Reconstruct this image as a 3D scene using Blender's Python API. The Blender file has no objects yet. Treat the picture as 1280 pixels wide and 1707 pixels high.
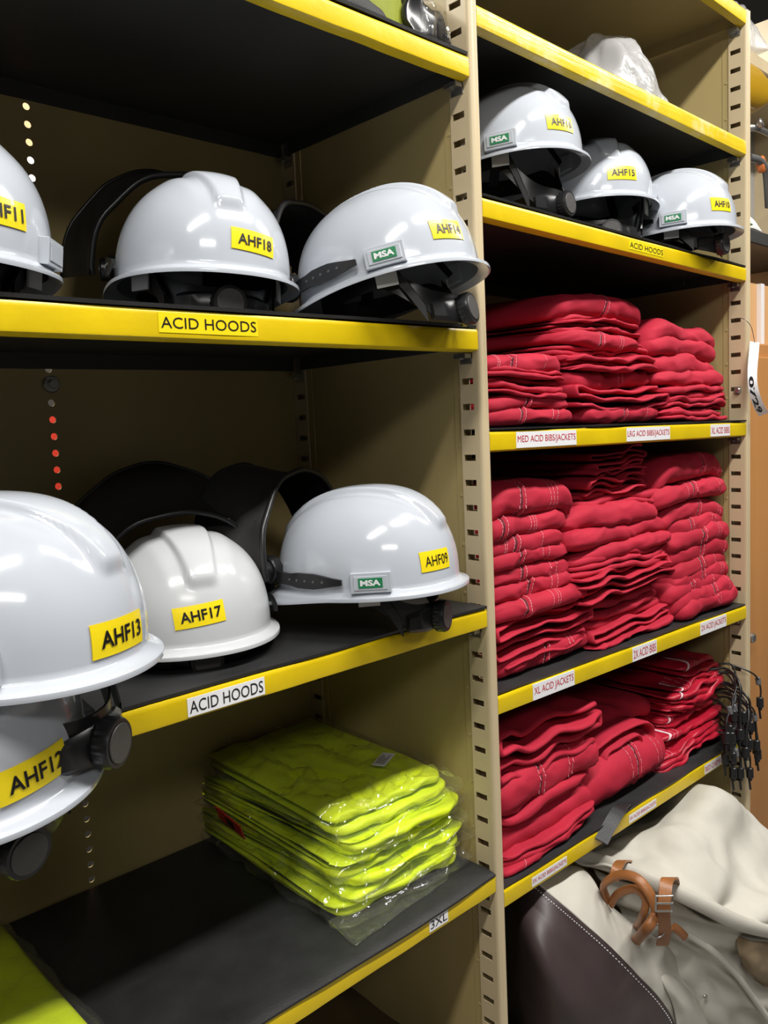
import bpy, bmesh, math, random
import numpy as np
from mathutils import Matrix, Vector
random.seed(7)
S = bpy.context.scene
COL = S.collection

# ------------------------------------------------------------------ camera
CX = np.array([-0.968997, -0.79803, 1.509285]); FPX = 1386.33
RV = np.array([0.72391489, -0.68844478, -0.0446208])
UV = np.array([0.10234433, 0.04320458, 0.99381035])
FV = np.array([0.68225572, 0.72400079, -0.10173486])
cd = bpy.data.cameras.new('camera'); cam = bpy.data.objects.new('camera', cd); COL.objects.link(cam)
cam.matrix_world = Matrix(((RV[0], UV[0], -FV[0], CX[0]), (RV[1], UV[1], -FV[1], CX[1]), (RV[2], UV[2], -FV[2], CX[2]), (0, 0, 0, 1)))
cd.sensor_fit = 'VERTICAL'; cd.sensor_height = 36; cd.lens = 36 * FPX / 1707
cd.clip_start = .02
S.camera = cam
S.cycles.transparent_max_bounces = 40

# ------------------------------------------------------------------ world, lights, exposure
w = bpy.data.worlds.new('world'); S.world = w; w.use_nodes = True
w.node_tree.nodes['Background'].inputs[0].default_value = (.80, .88, 1, 1)
w.node_tree.nodes['Background'].inputs[1].default_value = .17
def area(name, loc, sx, sy, power, col=(1, .975, .93), target=None):
    l = bpy.data.lights.new(name, 'AREA'); l.shape = 'RECTANGLE'; l.size = sx; l.size_y = sy; l.energy = power; l.color = col
    o = bpy.data.objects.new(name, l); COL.objects.link(o); o.location = loc
    if target:
        o.rotation_euler = (Vector(target) - Vector(loc)).to_track_quat('-Z', 'Y').to_euler()
    return o
area('aisle_tube_light', (-1.5, -.95, 3.15), 1.2, .16, 26)
area('aisle_tube_light', (.15, -.95, 3.15), 1.2, .16, 31)
area('aisle_tube_light', (1.8, -.95, 3.15), 1.2, .16, 26)
area('cross_aisle_light', (-1.9, -2.6, 3.0), 1.2, .3, 12, target=(0, 0, 1.3))
area('next_aisle_light', (.1, 1.0, 3.1), 2.4, .2, 60)
S.view_settings.view_transform = 'Standard'; S.view_settings.look = 'None'
S.view_settings.gamma = 1; S.view_settings.use_curve_mapping = False
S.view_settings.exposure = 0.80

# ------------------------------------------------------------------ helpers
def at(x, y, Y):
    """point of the place that lies on the plane Y (depth into the shelf) along a sight line"""
    d = FV + RV * (x - 640) / FPX + UV * (853.5 - y) / FPX
    t = (Y - CX[1]) / d[1]
    return CX + t * d

def link(name, me, mat=None, parent=None, kind=None):
    o = bpy.data.objects.new(name, me); COL.objects.link(o)
    if mat is not None:
        ms = mat if isinstance(mat, (list, tuple)) else [mat]
        if len(me.materials) == 0:
            for m in ms: me.materials.append(m)
    if parent is not None: o.parent = parent
    if kind: o['kind'] = kind
    return o
def tag(o, label, cat, group=None, kind=None):
    o['label'] = label; o['category'] = cat
    if group: o['group'] = group
    if kind: o['kind'] = kind
    return o
def empty(name, loc=(0, 0, 0), rot=None):
    o = bpy.data.objects.new(name, None); COL.objects.link(o); o.location = loc; o.empty_display_size = .05
    if rot is not None: o.rotation_euler = rot
    return o
class MB:
    def __init__(s): s.v = []; s.f = []; s.m = []
    def add(s, v, f, m=0):
        b = len(s.v); s.v += [tuple(map(float, p)) for p in v]; s.f += [tuple(b + i for i in q) for q in f]; s.m += [m] * len(f)
    def box(s, x0, x1, y0, y1, z0, z1, m=0, mtx=None):
        v = [(x, y, z) for z in (z0, z1) for y in (y0, y1) for x in (x0, x1)]
        if mtx is not None: v = [mtx @ Vector(p) for p in v]
        s.add(v, [(0, 2, 3, 1), (4, 5, 7, 6), (0, 1, 5, 4), (2, 6, 7, 3), (0, 4, 6, 2), (1, 3, 7, 5)], m)
    def grid(s, P, m=0, closeu=False, closev=False, flip=False):
        P = np.asarray(P); n, k = P.shape[:2]; b = len(s.v)
        s.v += [tuple(map(float, p)) for p in P.reshape(-1, 3)]
        for i in range(n if closeu else n - 1):
            for j in range(k if closev else k - 1):
                q = (b + i * k + j, b + ((i + 1) % n) * k + j, b + ((i + 1) % n) * k + (j + 1) % k, b + i * k + (j + 1) % k)
                s.f.append(q[::-1] if flip else q); s.m.append(m)
    def tube(s, pts, r, n=8, m=0, cap=True, sx=1.0):
        pts = [Vector(p) for p in pts]; rings = []; up = None
        for i, p in enumerate(pts):
            t = (pts[min(i + 1, len(pts) - 1)] - pts[max(i - 1, 0)]).normalized()
            if up is None:
                up = Vector((0, 0, 1)) if abs(t.z) < .9 else Vector((1, 0, 0))
            sd = t.cross(up).normalized(); up = sd.cross(t).normalized()
            rr = r[i] if isinstance(r, (list, tuple)) else r
            rings.append([p + sd * math.cos(a) * rr * sx + up * math.sin(a) * rr for a in [2 * math.pi * k / n for k in range(n)]])
        b = len(s.v); s.grid([[tuple(q) for q in R] for R in rings], m, closev=True)
        if cap:
            s.f.append(tuple(b + k for k in range(n))[::-1]); s.m.append(m)
            e = b + (len(pts) - 1) * n; s.f.append(tuple(e + k for k in range(n))); s.m.append(m)
    def cyl(s, c, ax, r, h, n=24, m=0, r2=None, bev=0):
        ax = Vector(ax).normalized(); u = ax.orthogonal().normalized(); v = ax.cross(u); c = Vector(c)
        prof = [(0, r), (h, r if r2 is None else r2)]
        if bev: prof = [(0, r - bev), (bev, r), (h - bev, r if r2 is None else r2), (h, (r if r2 is None else r2) - bev)]
        b = len(s.v)
        s.grid([[tuple(c + ax * z + (u * math.cos(2 * math.pi * k / n) + v * math.sin(2 * math.pi * k / n)) * q) for k in range(n)] for z, q in prof], m, closev=True)
        s.f.append(tuple(b + k for k in range(n))[::-1]); s.m.append(m)
        e = b + (len(prof) - 1) * n; s.f.append(tuple(e + k for k in range(n))); s.m.append(m)
    def mesh(s, name, smooth=False, angle=None):
        me = bpy.data.meshes.new(name); me.from_pydata(s.v, [], s.f)
        me.polygons.foreach_set('material_index', s.m)
        bm = bmesh.new(); bm.from_mesh(me); bmesh.ops.recalc_face_normals(bm, faces=bm.faces); bm.to_mesh(me); bm.free()
        if smooth or angle is not None: me.polygons.foreach_set('use_smooth', [True] * len(me.polygons))
        if angle is not None: me.set_sharp_from_angle(angle=math.radians(angle))
        me.update(); return me
    def build(s, name, mat, parent=None, smooth=False, angle=None, kind=None):
        me = s.mesh(name, smooth, angle)
        for m in (mat if isinstance(mat, (list, tuple)) else [mat]): me.materials.append(m)
        return link(name, me, None, parent, kind)
def bevel(o, wd, seg=2, ang=40):
    m = o.modifiers.new('bevel', 'BEVEL'); m.width = wd; m.segments = seg; m.limit_method = 'ANGLE'; m.angle_limit = math.radians(ang)
    return o

def _hash(ix, iy, iz, seed):
    h = (ix.astype(np.uint32) * np.uint32(374761393) + iy.astype(np.uint32) * np.uint32(668265263) + iz.astype(np.uint32) * np.uint32(2147483647 & 1274126177) + np.uint32(seed * 97 + 13) * np.uint32(2246822519))
    h = (h ^ (h >> np.uint32(13))) * np.uint32(1274126177); h = h ^ (h >> np.uint32(16))
    return h.astype(np.float64) / 4294967295.0 * 2 - 1
def noise(P, sc, seed=0):
    """smooth value noise in -1..1 for an array of points"""
    Q = np.asarray(P, float) * np.asarray(sc, float)
    I = np.floor(Q).astype(np.int64); f = Q - I; f = f * f * f * (f * (f * 6 - 15) + 10)
    r = 0
    for a in (0, 1):
        for b in (0, 1):
            for c in (0, 1):
                wgt = (f[..., 0] if a else 1 - f[..., 0]) * (f[..., 1] if b else 1 - f[..., 1]) * (f[..., 2] if c else 1 - f[..., 2])
                r = r + wgt * _hash((I[..., 0] + a) & 0xffffffff, (I[..., 1] + b) & 0xffffffff, (I[..., 2] + c) & 0xffffffff, seed)
    return r
def n1(x, seed):
    x = np.asarray(x, float); return noise(np.stack([x, 0 * x + seed * 3.7, 0 * x], -1), 1, seed)
def sm(a, b, x):
    t = np.clip((np.asarray(x, float) - a) / (b - a), 0, 1); return t * t * (3 - 2 * t)

# ------------------------------------------------------------------ materials
def mat(name, col, rough=.5, metal=0, spec=.5, var=.0, vscale=8, bump=0, bscale=200, coat=0, dirt_or_glare=None, dscale=6, dthr=.6, sheen=0, stretch=(1, 1, 1), bstretch=(1, 1, 1), trans=0):
    m = bpy.data.materials.new(name); m.use_nodes = True; nt = m.node_tree; B = nt.nodes['Principled BSDF']
    def setin(k, v):
        if k in B.inputs: B.inputs[k].default_value = v
    setin('Base Color', (*col, 1)); setin('Roughness', rough); setin('Metallic', metal); setin('Specular IOR Level', spec); setin('Coat Weight', coat); setin('Coat Roughness', .08)
    setin('Sheen Weight', sheen); setin('Transmission Weight', trans)
    tc = nt.nodes.new('ShaderNodeTexCoord')
    last = None
    if var:
        mp = nt.nodes.new('ShaderNodeMapping'); mp.inputs['Scale'].default_value = stretch; nt.links.new(tc.outputs['Object'], mp.inputs[0])
        n = nt.nodes.new('ShaderNodeTexNoise'); n.inputs['Scale'].default_value = vscale; n.inputs['Detail'].default_value = 6; nt.links.new(mp.outputs[0], n.inputs['Vector'])
        r = nt.nodes.new('ShaderNodeMapRange'); r.inputs[1].default_value = .3; r.inputs[2].default_value = .7; r.inputs[3].default_value = 1 - var; r.inputs[4].default_value = 1 + var; nt.links.new(n.outputs[0], r.inputs[0])
        x = nt.nodes.new('ShaderNodeVectorMath'); x.operation = 'SCALE'; x.inputs[0].default_value = col; nt.links.new(r.outputs[0], x.inputs['Scale'])
        last = x.outputs[0]
    if dirt_or_glare:
        n = nt.nodes.new('ShaderNodeTexNoise'); n.inputs['Scale'].default_value = dscale; n.inputs['Detail'].default_value = 9; n.inputs['Roughness'].default_value = .7; nt.links.new(tc.outputs['Object'], n.inputs['Vector'])
        r = nt.nodes.new('ShaderNodeMapRange'); r.inputs[1].default_value = dthr; r.inputs[2].default_value = dthr + .09; r.inputs[4].default_value = .75; nt.links.new(n.outputs[0], r.inputs[0])
        x = nt.nodes.new('ShaderNodeMix'); x.data_type = 'RGBA'; nt.links.new(r.outputs[0], x.inputs[0])
        if last: nt.links.new(last, x.inputs[6])
        else: x.inputs[6].default_value = (*col, 1)
        x.inputs[7].default_value = (*dirt_or_glare, 1); last = x.outputs[2]
    if last: nt.links.new(last, B.inputs['Base Color'])
    if bump:
        mp = nt.nodes.new('ShaderNodeMapping'); mp.inputs['Scale'].default_value = bstretch; nt.links.new(tc.outputs['Object'], mp.inputs[0])
        n = nt.nodes.new('ShaderNodeTexNoise'); n.inputs['Scale'].default_value = bscale; n.inputs['Detail'].default_value = 4; nt.links.new(mp.outputs[0], n.inputs['Vector'])
        b = nt.nodes.new('ShaderNodeBump'); b.inputs['Strength'].default_value = bump; b.inputs['Distance'].default_value = .002; nt.links.new(n.outputs[0], b.inputs['Height']); nt.links.new(b.outputs[0], B.inputs['Normal'])
    return m
M = dict(
    beige=mat('beige_paint', (.56, .455, .285), .38, var=.10, vscale=5, stretch=(1, 1, .25), dirt_or_glare=(.16, .12, .07), dscale=26, dthr=.70),
    panel=mat('beige_panel_paint', (.40, .31, .135), .42, var=.12, vscale=4, stretch=(1, 1, .3), dirt_or_glare=(.15, .11, .06), dscale=40, dthr=.72),
    yellow=mat('yellow_paint', (.70, .50, .004), .34, var=.10, vscale=9, dirt_or_glare=(.35, .25, .03), dscale=18, dthr=.67, bump=.25, bscale=60),
    deck=mat('dark_shelf_paint', (.036, .036, .035), .5, var=.2, vscale=6),
    rubber=mat('black_rubber_mat', (.020, .020, .021), .50, var=.3, vscale=14, bump=.2, bscale=300),
    hat=mat('white_hat_plastic', (.47, .50, .55), .15, spec=.5, var=.03, vscale=10, coat=.35),
    hatdirty=mat('scuffed_hat_plastic', (.50, .515, .53), .2, spec=.5, var=.04, vscale=10, dirt_or_glare=(.28, .24, .14), dscale=24, dthr=.66),
    inner=mat('hat_inside_plastic', (.60, .60, .58), .5),
    black=mat('black_plastic', (.012, .012, .013), .32, var=.2, vscale=20),
    visor=mat('black_hood_fabric', (.010, .009, .009), .62, var=.3, vscale=12, bump=.3, bscale=80),
    grey=mat('grey_plastic_trim', (.10, .10, .10), .4),
    knobface=mat('knob_face_plastic', (.055, .052, .05), .45, bump=.2, bscale=200),
    sticker=mat('yellow_sticker', (.85, .66, .01), .3, coat=.2),
    white=mat('white_label_paper', (.78, .78, .80), .4),
    ink=mat('black_ink', (.006, .006, .006), .4),
    redink=mat('red_ink', (.55, .04, .06), .5),
    green=mat('green_label', (.015, .20, .075), .35),
    red=mat('red_cloth', (.43, .017, .040), .75, spec=.25, var=.13, vscale=9, bump=.35, bscale=900),
    redb=mat('darker_red_cloth', (.37, .013, .031), .76, spec=.25, var=.14, vscale=8, bump=.35, bscale=900),
    hoodred=mat('coated_red_cloth', (.42, .010, .030), .38, spec=.45, var=.14, vscale=14, bump=.3, bscale=120),
    seam=mat('dark_red_seam', (.085, .006, .012), .8),
    stitch=mat('pale_stitching', (.72, .26, .30), .8),
    trim=mat('white_edge_trim', (.75, .55, .58), .6),
    hiviz=mat('fluorescent_yellow_cloth', (.66, .80, .012), .6, var=.08, vscale=12, bump=.3, bscale=300),
    hivizdark=mat('yellow_cloth_lining', (.52, .44, .02), .7, var=.12, vscale=20),
    canvas=mat('white_canvas', (.57, .545, .48), .85, spec=.2, var=.14, vscale=6, bump=.4, bscale=1400, dirt_or_glare=(.20, .18, .15), dscale=9, dthr=.68),
    leather=mat('dark_brown_leather', (.050, .034, .034), .46, spec=.5, var=.2, vscale=8, bump=.12, bscale=60),
    tan=mat('tan_leather_strap', (.30, .115, .035), .42, var=.2, vscale=30, bump=.2, bscale=200),
    steel=mat('steel_hardware', (.45, .44, .42), .3, metal=.9),
    wood=mat('brown_plywood', (.46, .21, .065), .5, var=.22, vscale=5, stretch=(1, 1, .12), dirt_or_glare=(.12, .05, .02), dscale=30, dthr=.74),
    woodlight=mat('pale_wood', (.62, .36, .16), .5, var=.12, vscale=6, stretch=(1, 1, .1)),
    card=mat('cardboard', (.36, .23, .11), .8, var=.1, vscale=10),
    redcard=mat('red_tag_card', (.55, .03, .015), .5),
    concrete=mat('concrete_floor', (.22, .21, .20), .6, var=.15, vscale=3),
    whitebox=mat('white_carton', (.75, .74, .72), .6),
    orange=mat('orange_plastic', (.60, .17, .04), .4),
    amber=mat('amber_bag', (.42, .24, .01), .3),
    greypaint=mat('grey_paint', (.22, .22, .22), .5),
    brown=mat('brown_bundle_cloth', (.085, .055, .018), .8, var=.25, vscale=5, bump=.3, bscale=300),
    greenc=mat('green_cloth', (.06, .16, .05), .7),
)
def film(name, base=.05, rough=.12, tint=(1, 1, 1), haze=.05, sc=30):
    m = bpy.data.materials.new(name); m.use_nodes = True; nt = m.node_tree; nt.nodes.clear()
    out = nt.nodes.new('ShaderNodeOutputMaterial'); mix = nt.nodes.new('ShaderNodeMixShader'); t = nt.nodes.new('ShaderNodeBsdfTransparent'); g = nt.nodes.new('ShaderNodeBsdfGlossy')
    d = nt.nodes.new('ShaderNodeBsdfDiffuse'); mix2 = nt.nodes.new('ShaderNodeMixShader'); fr = nt.nodes.new('ShaderNodeLayerWeight'); pw = nt.nodes.new('ShaderNodeMath'); pw.operation = 'POWER'; pw.inputs[1].default_value = 3.5; sc_ = nt.nodes.new('ShaderNodeMath'); sc_.operation = 'MULTIPLY'; sc_.inputs[1].default_value = .7; ad = nt.nodes.new('ShaderNodeMath'); ad.operation = 'ADD'
    tc = nt.nodes.new('ShaderNodeTexCoord'); n = nt.nodes.new('ShaderNodeTexNoise'); n.inputs['Scale'].default_value = sc; n.inputs['Detail'].default_value = 3; n.inputs['Distortion'].default_value = 1.5
    b = nt.nodes.new('ShaderNodeBump'); b.inputs['Strength'].default_value = .9; b.inputs['Distance'].default_value = .006
    L = nt.links.new
    L(tc.outputs['Object'], n.inputs['Vector']); L(n.outputs[0], b.inputs['Height'])
    g.inputs['Roughness'].default_value = rough; g.inputs['Color'].default_value = (1, 1, 1, 1); t.inputs['Color'].default_value = (*tint, 1); d.inputs['Color'].default_value = (.8, .8, .8, 1)
    L(b.outputs[0], fr.inputs['Normal']); L(b.outputs[0], g.inputs['Normal'])
    ad.inputs[1].default_value = base; L(fr.outputs['Facing'], pw.inputs[0]); L(pw.outputs[0], sc_.inputs[0]); L(sc_.outputs[0], ad.inputs[0])
    mix2.inputs[0].default_value = haze; L(t.outputs[0], mix2.inputs[1]); L(d.outputs[0], mix2.inputs[2])
    L(ad.outputs[0], mix.inputs[0]); L(mix2.outputs[0], mix.inputs[1]); L(g.outputs[0], mix.inputs[2]); L(mix.outputs[0], out.inputs[0])
    return m
M['yellow_glare'] = mat('yellow_paint_glare', (.72, .52, .02), .30, var=.12, vscale=9, dirt_or_glare=(.78, .66, .36), dscale=5, dthr=.50, bump=.5, bscale=40, bstretch=(.15, 3, 3))  # pale blotches paint the lamps' reflection into the yellow of the rail
M['greyboard'] = mat('grey_board', (.36, .35, .33), .6, var=.1)
M['film'] = film('clear_plastic_film', .05, .045, haze=.018, sc=20)
M['cloudy'] = film('cloudy_plastic_film', .06, .25, haze=.42, sc=18)

_txt = {}
def text2d(s, bold=.0):
    """lettering as flat triangles: vertex array (n,2) scaled to cap height 1, faces, width"""
    if (s, bold) in _txt: return _txt[(s, bold)]
    c = bpy.data.curves.new('lettering', 'FONT'); c.body = s; c.size = 1; c.resolution_u = 3; c.offset = bold
    o = bpy.data.objects.new('lettering', c); COL.objects.link(o)
    bpy.context.view_layer.update()
    me = bpy.data.meshes.new_from_object(o.evaluated_get(bpy.context.evaluated_depsgraph_get()))
    v = np.array([p.co[:2] for p in me.vertices]); f = [tuple(p.vertices) for p in me.polygons]
    bpy.data.objects.remove(o); bpy.data.curves.remove(c); bpy.data.meshes.remove(me)
    v[:, 0] -= v[:, 0].min(); v[:, 1] -= v[:, 1].min(); v /= v[:, 1].max()
    _txt[(s, bold)] = (v, f, v[:, 0].max()); return _txt[(s, bold)]
def flat_label(name, s, x0, x1, z0, z1, y, slope, parent, bg, ink, pad=.12, hfrac=.58, tilt=0, bold=0.0):
    """a printed label on a rail face that looks towards -Y; slope = dz/dx of the rail"""
    b = MB(); zf = lambda x: slope * (x - x0)
    b.add([(x0, y, z0), (x1, y, z0 + zf(x1)), (x1, y, z1 + zf(x1)), (x0, y, z1),
           (x0, y + .004, z0), (x1, y + .004, z0 + zf(x1)), (x1, y + .004, z1 + zf(x1)), (x0, y + .004, z1)],
          [(0, 1, 2, 3), (4, 7, 6, 5), (0, 4, 5, 1), (3, 2, 6, 7), (0, 3, 7, 4), (1, 5, 6, 2)], 0)
    v, f, wd = text2d(s, bold); H = (z1 - z0) * hfrac; W = (x1 - x0) * (1 - 2 * pad * (z1 - z0) / (x1 - x0)); k = W / wd
    zb = z0 + (z1 - z0 - H) / 2
    b.add([(x0 + (x1 - x0 - W) / 2 + p[0] * k, y - .0004, zb + p[1] * H + zf(x0 + (x1 - x0 - W) / 2 + p[0] * k)) for p in v], f, 1)
    return b.build(name, [bg, ink], parent)

# ------------------------------------------------------------------ the setting
b = MB(); b.box(-4, 5, -4, 4, -.05, 0); tag(b.build('floor', M['concrete']), 'grey concrete floor below the shelving', 'floor', kind='structure')

M['wall'] = mat('grey_wall_paint', (.12, .12, .115), .8, var=.1, vscale=2)
for nm, bx in dict(wall_left=(-4, -3.9, -4, 4, 0, 3.5), wall_right=(4.9, 5, -4, 4, 0, 3.5), wall_front=(-3.9, 4.9, -4, -3.9, 0, 3.5), wall_back=(-3.9, 4.9, 3.9, 4, 0, 3.5), ceiling=(-4, 5, -4, 4, 3.5, 3.55)).items():
    b = MB(); b.box(*bx); tag(b.build(nm, M['wall']), 'plain grey storeroom ' + nm.replace('_', ' on the '), nm.split('_')[0], kind='structure')

# ------------------------------------------------------------------ shelving frame
W = .9225; D = .455; PIT = .0381; DZ = -.0127
frame = tag(empty('shelving_frame'), 'beige steel shelving frame with slotted posts, two bays wide', 'shelving')
def post_mesh(ztop, solid=False):
    b = MB(); hw = .0095; ys = [.006, .0145, .037, .041]
    n0, n1_ = -30, 47
    zc = [1.838 - n * PIT for n in range(n0, n1_) if 1.838 - n * PIT < ztop - .02 and 1.838 - n * PIT > .03][::-1]
    zs = [0]
    for z in zc: zs += [z - .0047, z + .0047]
    zs.append(ztop)
    for sgn in (-1, 1):
        x = sgn * hw
        for i in range(len(zs) - 1):
            hole = i % 2 == 1 and not (solid and sgn == 1)
            for j in range(3):
                if hole and j == 1:
                    xi = sgn * (hw - .0018); y0, y1, z0, z1 = ys[1], ys[2], zs[i], zs[i + 1]
                    q = [(x, y0, z0), (x, y1, z0), (x, y1, z1), (x, y0, z1), (xi, y0, z0), (xi, y1, z0), (xi, y1, z1), (xi, y0, z1)]
                    b.add(q, [(0, 1, 5, 4), (1, 2, 6, 5), (2, 3, 7, 6), (3, 0, 4, 7)]); continue
                b.add([(x, ys[j], zs[i]), (x, ys[j + 1], zs[i]), (x, ys[j + 1], zs[i + 1]), (x, ys[j], zs[i + 1])], [(0, 1, 2, 3)])
    prof = [(-hw, .006), (-.0091, .003), (-.0078, .0008), (-.0055, -.0004), (-.003, 0), (0, .0012), (.003, 0), (.0055, -.0004), (.0078, .0008), (.0091, .003), (hw, .006)]
    b.grid([[(x, y, z) for x, y in prof] for z in (0, ztop)])
    b.add([(-hw, .041, 0), (-.0055, .041, 0), (-.0055, .041, ztop), (-hw, .041, ztop)], [(0, 1, 2, 3)])
    b.add([(hw, .041, 0), (.0055, .041, 0), (.0055, .041, ztop), (hw, .041, ztop)], [(0, 1, 2, 3)])
    b.add([(-hw, .006, ztop), (hw, .006, ztop), (hw, .041, ztop), (-hw, .041, ztop)], [(0, 1, 2, 3)])
    me = b.mesh('post'); me.polygons.foreach_set('use_smooth', [True] * len(me.polygons)); me.set_sharp_from_angle(angle=math.radians(50)); me.materials.append(M['beige']); return me
PM = post_mesh(2.374); PMS = post_mesh(2.374, True)
def post(x, back, dz):
    o = link('post', PMS if x > .5 and not back else PM, None, frame); o.location = (x, D if back else 0, dz)
    if back: o.rotation_euler = (0, 0, math.pi)
for x, dz in ((-W, 0), (0, 0), (W, DZ)):
    post(x, False, dz); post(x, True, dz)
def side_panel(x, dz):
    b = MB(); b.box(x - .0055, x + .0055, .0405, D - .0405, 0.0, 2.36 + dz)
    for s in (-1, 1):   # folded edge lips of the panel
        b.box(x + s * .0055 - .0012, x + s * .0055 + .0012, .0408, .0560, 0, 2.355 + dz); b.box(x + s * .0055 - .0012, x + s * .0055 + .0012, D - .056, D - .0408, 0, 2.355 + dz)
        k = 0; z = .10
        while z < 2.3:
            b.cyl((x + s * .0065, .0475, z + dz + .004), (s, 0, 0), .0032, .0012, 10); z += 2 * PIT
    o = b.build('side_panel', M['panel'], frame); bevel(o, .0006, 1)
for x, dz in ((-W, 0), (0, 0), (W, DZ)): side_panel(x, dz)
def back_panel(x0, x1):
    b = MB(); xm = (x0 + x1) / 2 - .0028; pz = .025; s = pz / 2; y = D - .004; r = .0052; ztop = 2.35
    zs = [1.967 - i * pz for i in range(-15, 76)]; z0 = zs[-1] - s; z1 = zs[0] + s
    for a, c in ((x0, xm - s), (xm + s, x1)): b.add([(a, y, 0), (c, y, 0), (c, y, ztop), (a, y, ztop)], [(0, 1, 2, 3)])
    b.add([(xm - s, y, 0), (xm + s, y, 0), (xm + s, y, z0), (xm - s, y, z0)], [(0, 1, 2, 3)])
    b.add([(xm - s, y, z1), (xm + s, y, z1), (xm + s, y, ztop), (xm - s, y, ztop)], [(0, 1, 2, 3)])
    N = 16
    for z in zs:
        ang = [2 * math.pi * (k + .5) / N for k in range(N)]
        inn = [(xm + r * math.cos(a), y, z + r * math.sin(a)) for a in ang]
        rim = [(p[0], y + .002, p[2]) for p in inn]
        o_ = []
        for a in ang:
            q = max(abs(math.cos(a)), abs(math.sin(a))); o_.append((xm + s * math.cos(a) / q, y, z + s * math.sin(a) / q))
        b.add(inn + o_ + rim, [(k, (k + 1) % N, N + (k + 1) % N, N + k) for k in range(N)] + [(k, 2 * N + k, 2 * N + (k + 1) % N, (k + 1) % N) for k in range(N)])
        for cx_, cz_ in ((-1, -1), (1, -1), (1, 1), (-1, 1)):   # square corners
            k = max(range(N), key=lambda i: cx_ * math.cos(ang[i]) + cz_ * math.sin(ang[i])); cand = sorted(range(N), key=lambda i: -(cx_ * math.cos(ang[i]) + cz_ * math.sin(ang[i])))[:2]
            b.add([o_[cand[0]], o_[cand[1]], (xm + cx_ * s, y, z + cz_ * s)], [(0, 1, 2)])
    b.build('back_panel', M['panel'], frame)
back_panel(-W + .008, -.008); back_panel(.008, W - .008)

# ------------------------------------------------------------------ shelves
def shelf(zl, zr, left, label, labels=(), faceh=.028, matgap=None, lip=.013, under='deck', deckm='deck', wavy=0, glare=None):
    x0, x1 = (-W + .0098, -.0098) if left else (.0098, W - .0098)
    sl = (zr - zl) / (x1 - x0); t = tag(empty('steel_shelf', ((x0 + x1) / 2, D / 2, (zl + zr) / 2)), label, 'shelf')
    inv = t.location.copy()
    def z(x): return zl + sl * (x - x0)
    def part(name, bb, m, **k):
        bb.v = [(p[0] - inv.x, p[1] - inv.y, p[2] - inv.z) for p in bb.v]; return bb.build(name, m, t, **k)
    b = MB(); d = .003
    def slab(ya, yb, da, db):
        v = [(x, y, z(x) + dz) for dz in (da, db) for y in (ya, yb) for x in (x0, x1)]
        b.add(v, [(0, 2, 3, 1), (4, 5, 7, 6), (0, 1, 5, 4), (2, 6, 7, 3), (0, 4, 6, 2), (1, 3, 7, 5)])
    slab(.006, D - .006, -d, -.0006); slab(D - .009, D - .006, -.026, -d)
    for xx in (x0, x1 - .002):   # folded ends
        v = [(x, y, z(x) + dz) for dz in (-.026, -d) for y in (.03, D - .03) for x in (xx, xx + .002)]
        b.add(v, [(0, 2, 3, 1), (4, 5, 7, 6), (0, 1, 5, 4), (2, 6, 7, 3), (0, 4, 6, 2), (1, 3, 7, 5)])
    part('deck', b, M[deckm])
    # front rail: rolled channel profile
    prof = [(.014, .0), (.006, .0), (.0036, -.0006), (.0022, -.003), (.002, -.006), (.002, -faceh + .004), (.0026, -faceh + .0012), (.0048, -faceh), (.0175, -faceh - .002), (.0185, -faceh + .001), (.017, -faceh + .0015), (.006, -faceh + .003), (.0042, -.005), (.006, -.0022), (.014, -.0018)]
    xs = np.linspace(x0 + .0005, x1 - .0005, 40); P = []
    for i, x in enumerate(xs):
        wv = wavy * (.7 * math.sin(x * 37) + .5 * math.sin(x * 71 + 1)); P.append([(x, y + wv * (-dz / faceh), z(x) + dz) for y, dz in prof])
    b = MB(); b.grid(P, closev=True); n = len(prof)
    b.f += [tuple(range(n))[::-1], tuple(range((len(xs) - 1) * n, len(xs) * n))]; b.m += [0, 0]
    part('front_rail', b, M[glare or 'yellow'], angle=40)
    for s in labels:
        txt, xa, xb, bg, ink, za, zb = s[:7]
        o = flat_label('label', txt, xa - inv.x, xb - inv.x, z(xa) + za - inv.z, z(xa) + zb - inv.z, (.0014) - inv.y, sl, t, M[bg], M[ink], hfrac=s[7] if len(s) > 7 else .55)
    for xx, sg in ((x0, 1), (x1, -1)):   # support clips on the posts
        for y in (.026, D - .026):
            b = MB(); zz = z(xx); b.box(xx - sg * .001, xx + sg * .016, y - .011, y + .011, zz - faceh - .010, zz - faceh - .0035); b.box(xx - sg * .001, xx + sg * .0016, y - .011, y + .011, zz - faceh - .018, zz - .004); b.tube([(xx + sg * .012, y, zz - faceh - .012), (xx + sg * .012, y, zz - faceh - .002)], .0035, 8)
            part('support_clip', b, M['steel'])
    return t, z
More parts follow.
